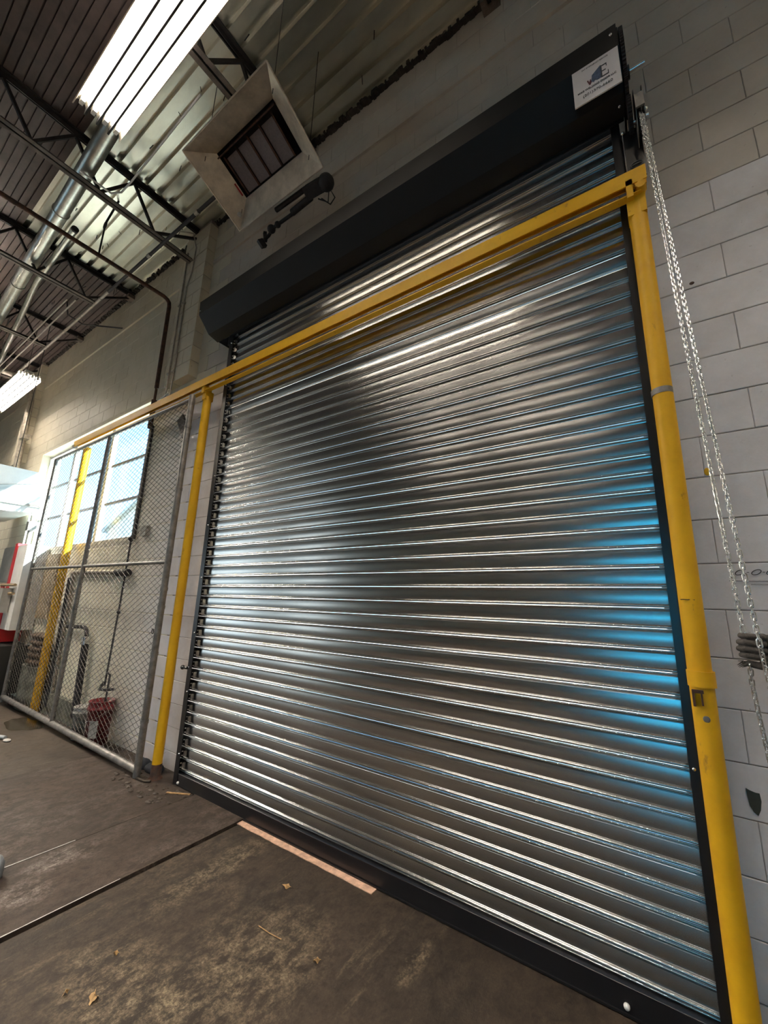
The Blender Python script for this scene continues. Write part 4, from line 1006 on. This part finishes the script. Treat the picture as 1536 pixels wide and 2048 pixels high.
# ================================================================== PERSON pulling the chain (only hand in view)
def skin_fig(name, mt_, parent, joints, edges, levels=2):
    me = bpy.data.meshes.new(name); org = wloc(parent)
    me.from_pydata([tuple(Vector(j[0]) - org) for j in joints], edges, [])
    o = bpy.data.objects.new(name, me); C.objects.link(o); o.parent = parent; me.materials.append(M[mt_])
    sk = o.modifiers.new('skin', 'SKIN')
    lay = me.skin_vertices[0] if me.skin_vertices else None
    if lay is None: 
        bpy.context.view_layer.objects.active = o
    for i, j in enumerate(joints):
        r = j[1]; r = r if isinstance(r, tuple) else (r, r); me.skin_vertices[0].data[i].radius = r
    me.skin_vertices[0].data[0].use_root = True; sk.use_smooth_shade = True
    sb = o.modifiers.new('sub', 'SUBSURF'); sb.levels = levels; sb.render_levels = levels
    return o
PXc, PYc = .80, -.78
per = empty('person', (PXc, PYc, 0), 'worker in grey knit glove and dark sleeve gripping the hand chain', 'person')
hx, hy, hz = HAND
sh = (PXc - .02, PYc - .14, 1.42); elb = (.50, -.86, 1.16); wr = (hx + .075, hy + .015, hz - .045)
J = [((PXc, PYc, .95), (.15, .12)), ((PXc, PYc, 1.15), (.14, .12)), ((PXc, PYc, 1.35), (.17, .13)), ((PXc - .01, PYc, 1.48), (.07, .07)), ((PXc - .02, PYc, 1.53), .055),
     ((PXc - .0, PYc - .17, 1.42), .06), ((.60, -.93, 1.24), .05), ((.44, -.83, 1.30), .045), ((wr[0] + .03, wr[1] - .015, wr[2] - .03), .036),
     ((PXc, PYc + .18, 1.42), .06), ((PXc + .02, PYc + .24, 1.15), .048), ((PXc - .12, PYc + .24, .95), .036)]
Ed = [(0, 1), (1, 2), (2, 3), (3, 4), (2, 5), (5, 6), (6, 7), (7, 8), (2, 9), (9, 10), (10, 11)]
skin_fig('jacket', 'sleeve', per, J, Ed)
JL = [((PXc, PYc, .95), (.15, .12)), ((PXc, PYc - .10, .86), .09), ((PXc - .02, PYc - .12, .48), .065), ((PXc + .02, PYc - .12, .10), .05), ((PXc, PYc + .10, .86), .09), ((PXc - .02, PYc + .12, .48), .065), ((PXc + .02, PYc + .12, .10), .05)]
skin_fig('trousers', 'trousers', per, JL, [(0, 1), (1, 2), (2, 3), (0, 4), (4, 5), (5, 6)])
for s_ in (-.12, .12):
    MB().ball((PXc - .05, PYc + s_, .048), 1, 10, sc=(.14, .05, .046)).build('boot', 'cord', per)
hd = MB().ball((PXc - .04, PYc, 1.66), 1, 14, sc=(.095, .078, .118)).ball((PXc - .13, PYc, 1.655), 1, 6, sc=(.02, .014, .022)).tube([(PXc - .01, PYc, 1.50), (PXc - .02, PYc, 1.60)], .05, 12)
for s_ in (-1, 1): hd.ball((PXc - .03, PYc + s_ * .078, 1.66), 1, 6, sc=(.02, .01, .032))
hd = hd.build('head', 'skin', per)
MB().ball((PXc - .02, PYc, 1.695), 1, 12, sc=(.098, .086, .10)).build('hair', 'hair', per)
for s_ in (-1, 1): MB().ball((PXc - .123, PYc + s_ * .032, 1.675), .011, 6).build('eye', 'ink', per)
MB().ball((PXc - .122, PYc, 1.605), 1, 6, sc=(.008, .025, .006)).build('mouth', 'ink_red', per)
# gloved right hand: palm, four fingers wrapped round the chain, thumb
G = []
def cap(mb, a, b, ra, rb, n=12):
    a = Vector(a); b = Vector(b); mb.tube([a, b], [ra, rb], n, caps=False); mb.ball(a, ra, 8); mb.ball(b, rb, 8)
hm = MB()
def HP(dx, dy, dz): return HAND + Vector((dx, dy, dz))
cap(hm, HP(.055, .012, .020), HP(.060, .018, -.035), .020, .022); cap(hm, HP(.035, .022, .022), HP(.040, .024, -.032), .016, .018)
cap(hm, HP(.060, .018, -.02), wr, .024, .030)
fz = [.030, .011, -.008, -.026]
for k, z_ in enumerate(fz):
    r_ = .0098 - (.001 if k == 3 else 0); tipx = (-.004, -.010, -.012, -.009)[k]
    kn = HP(.038, .016, z_ + .002); mid = HP(.010 + tipx * .4, -.010 + .006, z_ + .004); tip = HP(tipx - .008, .012, z_ + .003)
    cap(hm, kn, HP(.030, -.010, z_), r_ * 1.05, r_); cap(hm, HP(.030, -.010, z_), HP(tipx + .004, -.012, z_ + .003), r_, r_ * .96); cap(hm, HP(tipx + .004, -.012, z_ + .003), tip, r_ * .96, r_ * .85)
cap(hm, HP(.050, .004, -.030), HP(.022, -.004, -.050), .013, .011); cap(hm, HP(.022, -.004, -.050), HP(-.004, .0, -.046), .011, .0095)
glove = hm.build('work_glove', 'glove', per)
rm = glove.modifiers.new('fuse', 'REMESH'); rm.mode = 'VOXEL'; rm.voxel_size = .0016; rm.use_smooth_shade = True
mb = MB()
for k in range(14):
    a = HP(-.012 + random.uniform(-.008, .012), -.004 + random.uniform(-.01, .01), -.046 + random.uniform(-.006, .008)); mb.tube([a, a + Vector((random.uniform(-.016, -.006), random.uniform(-.006, .006), random.uniform(-.012, .006)))], [.0022, .0006], 5)
tag(mb.build('frayed_threads', 'glove', per), kind='stuff')
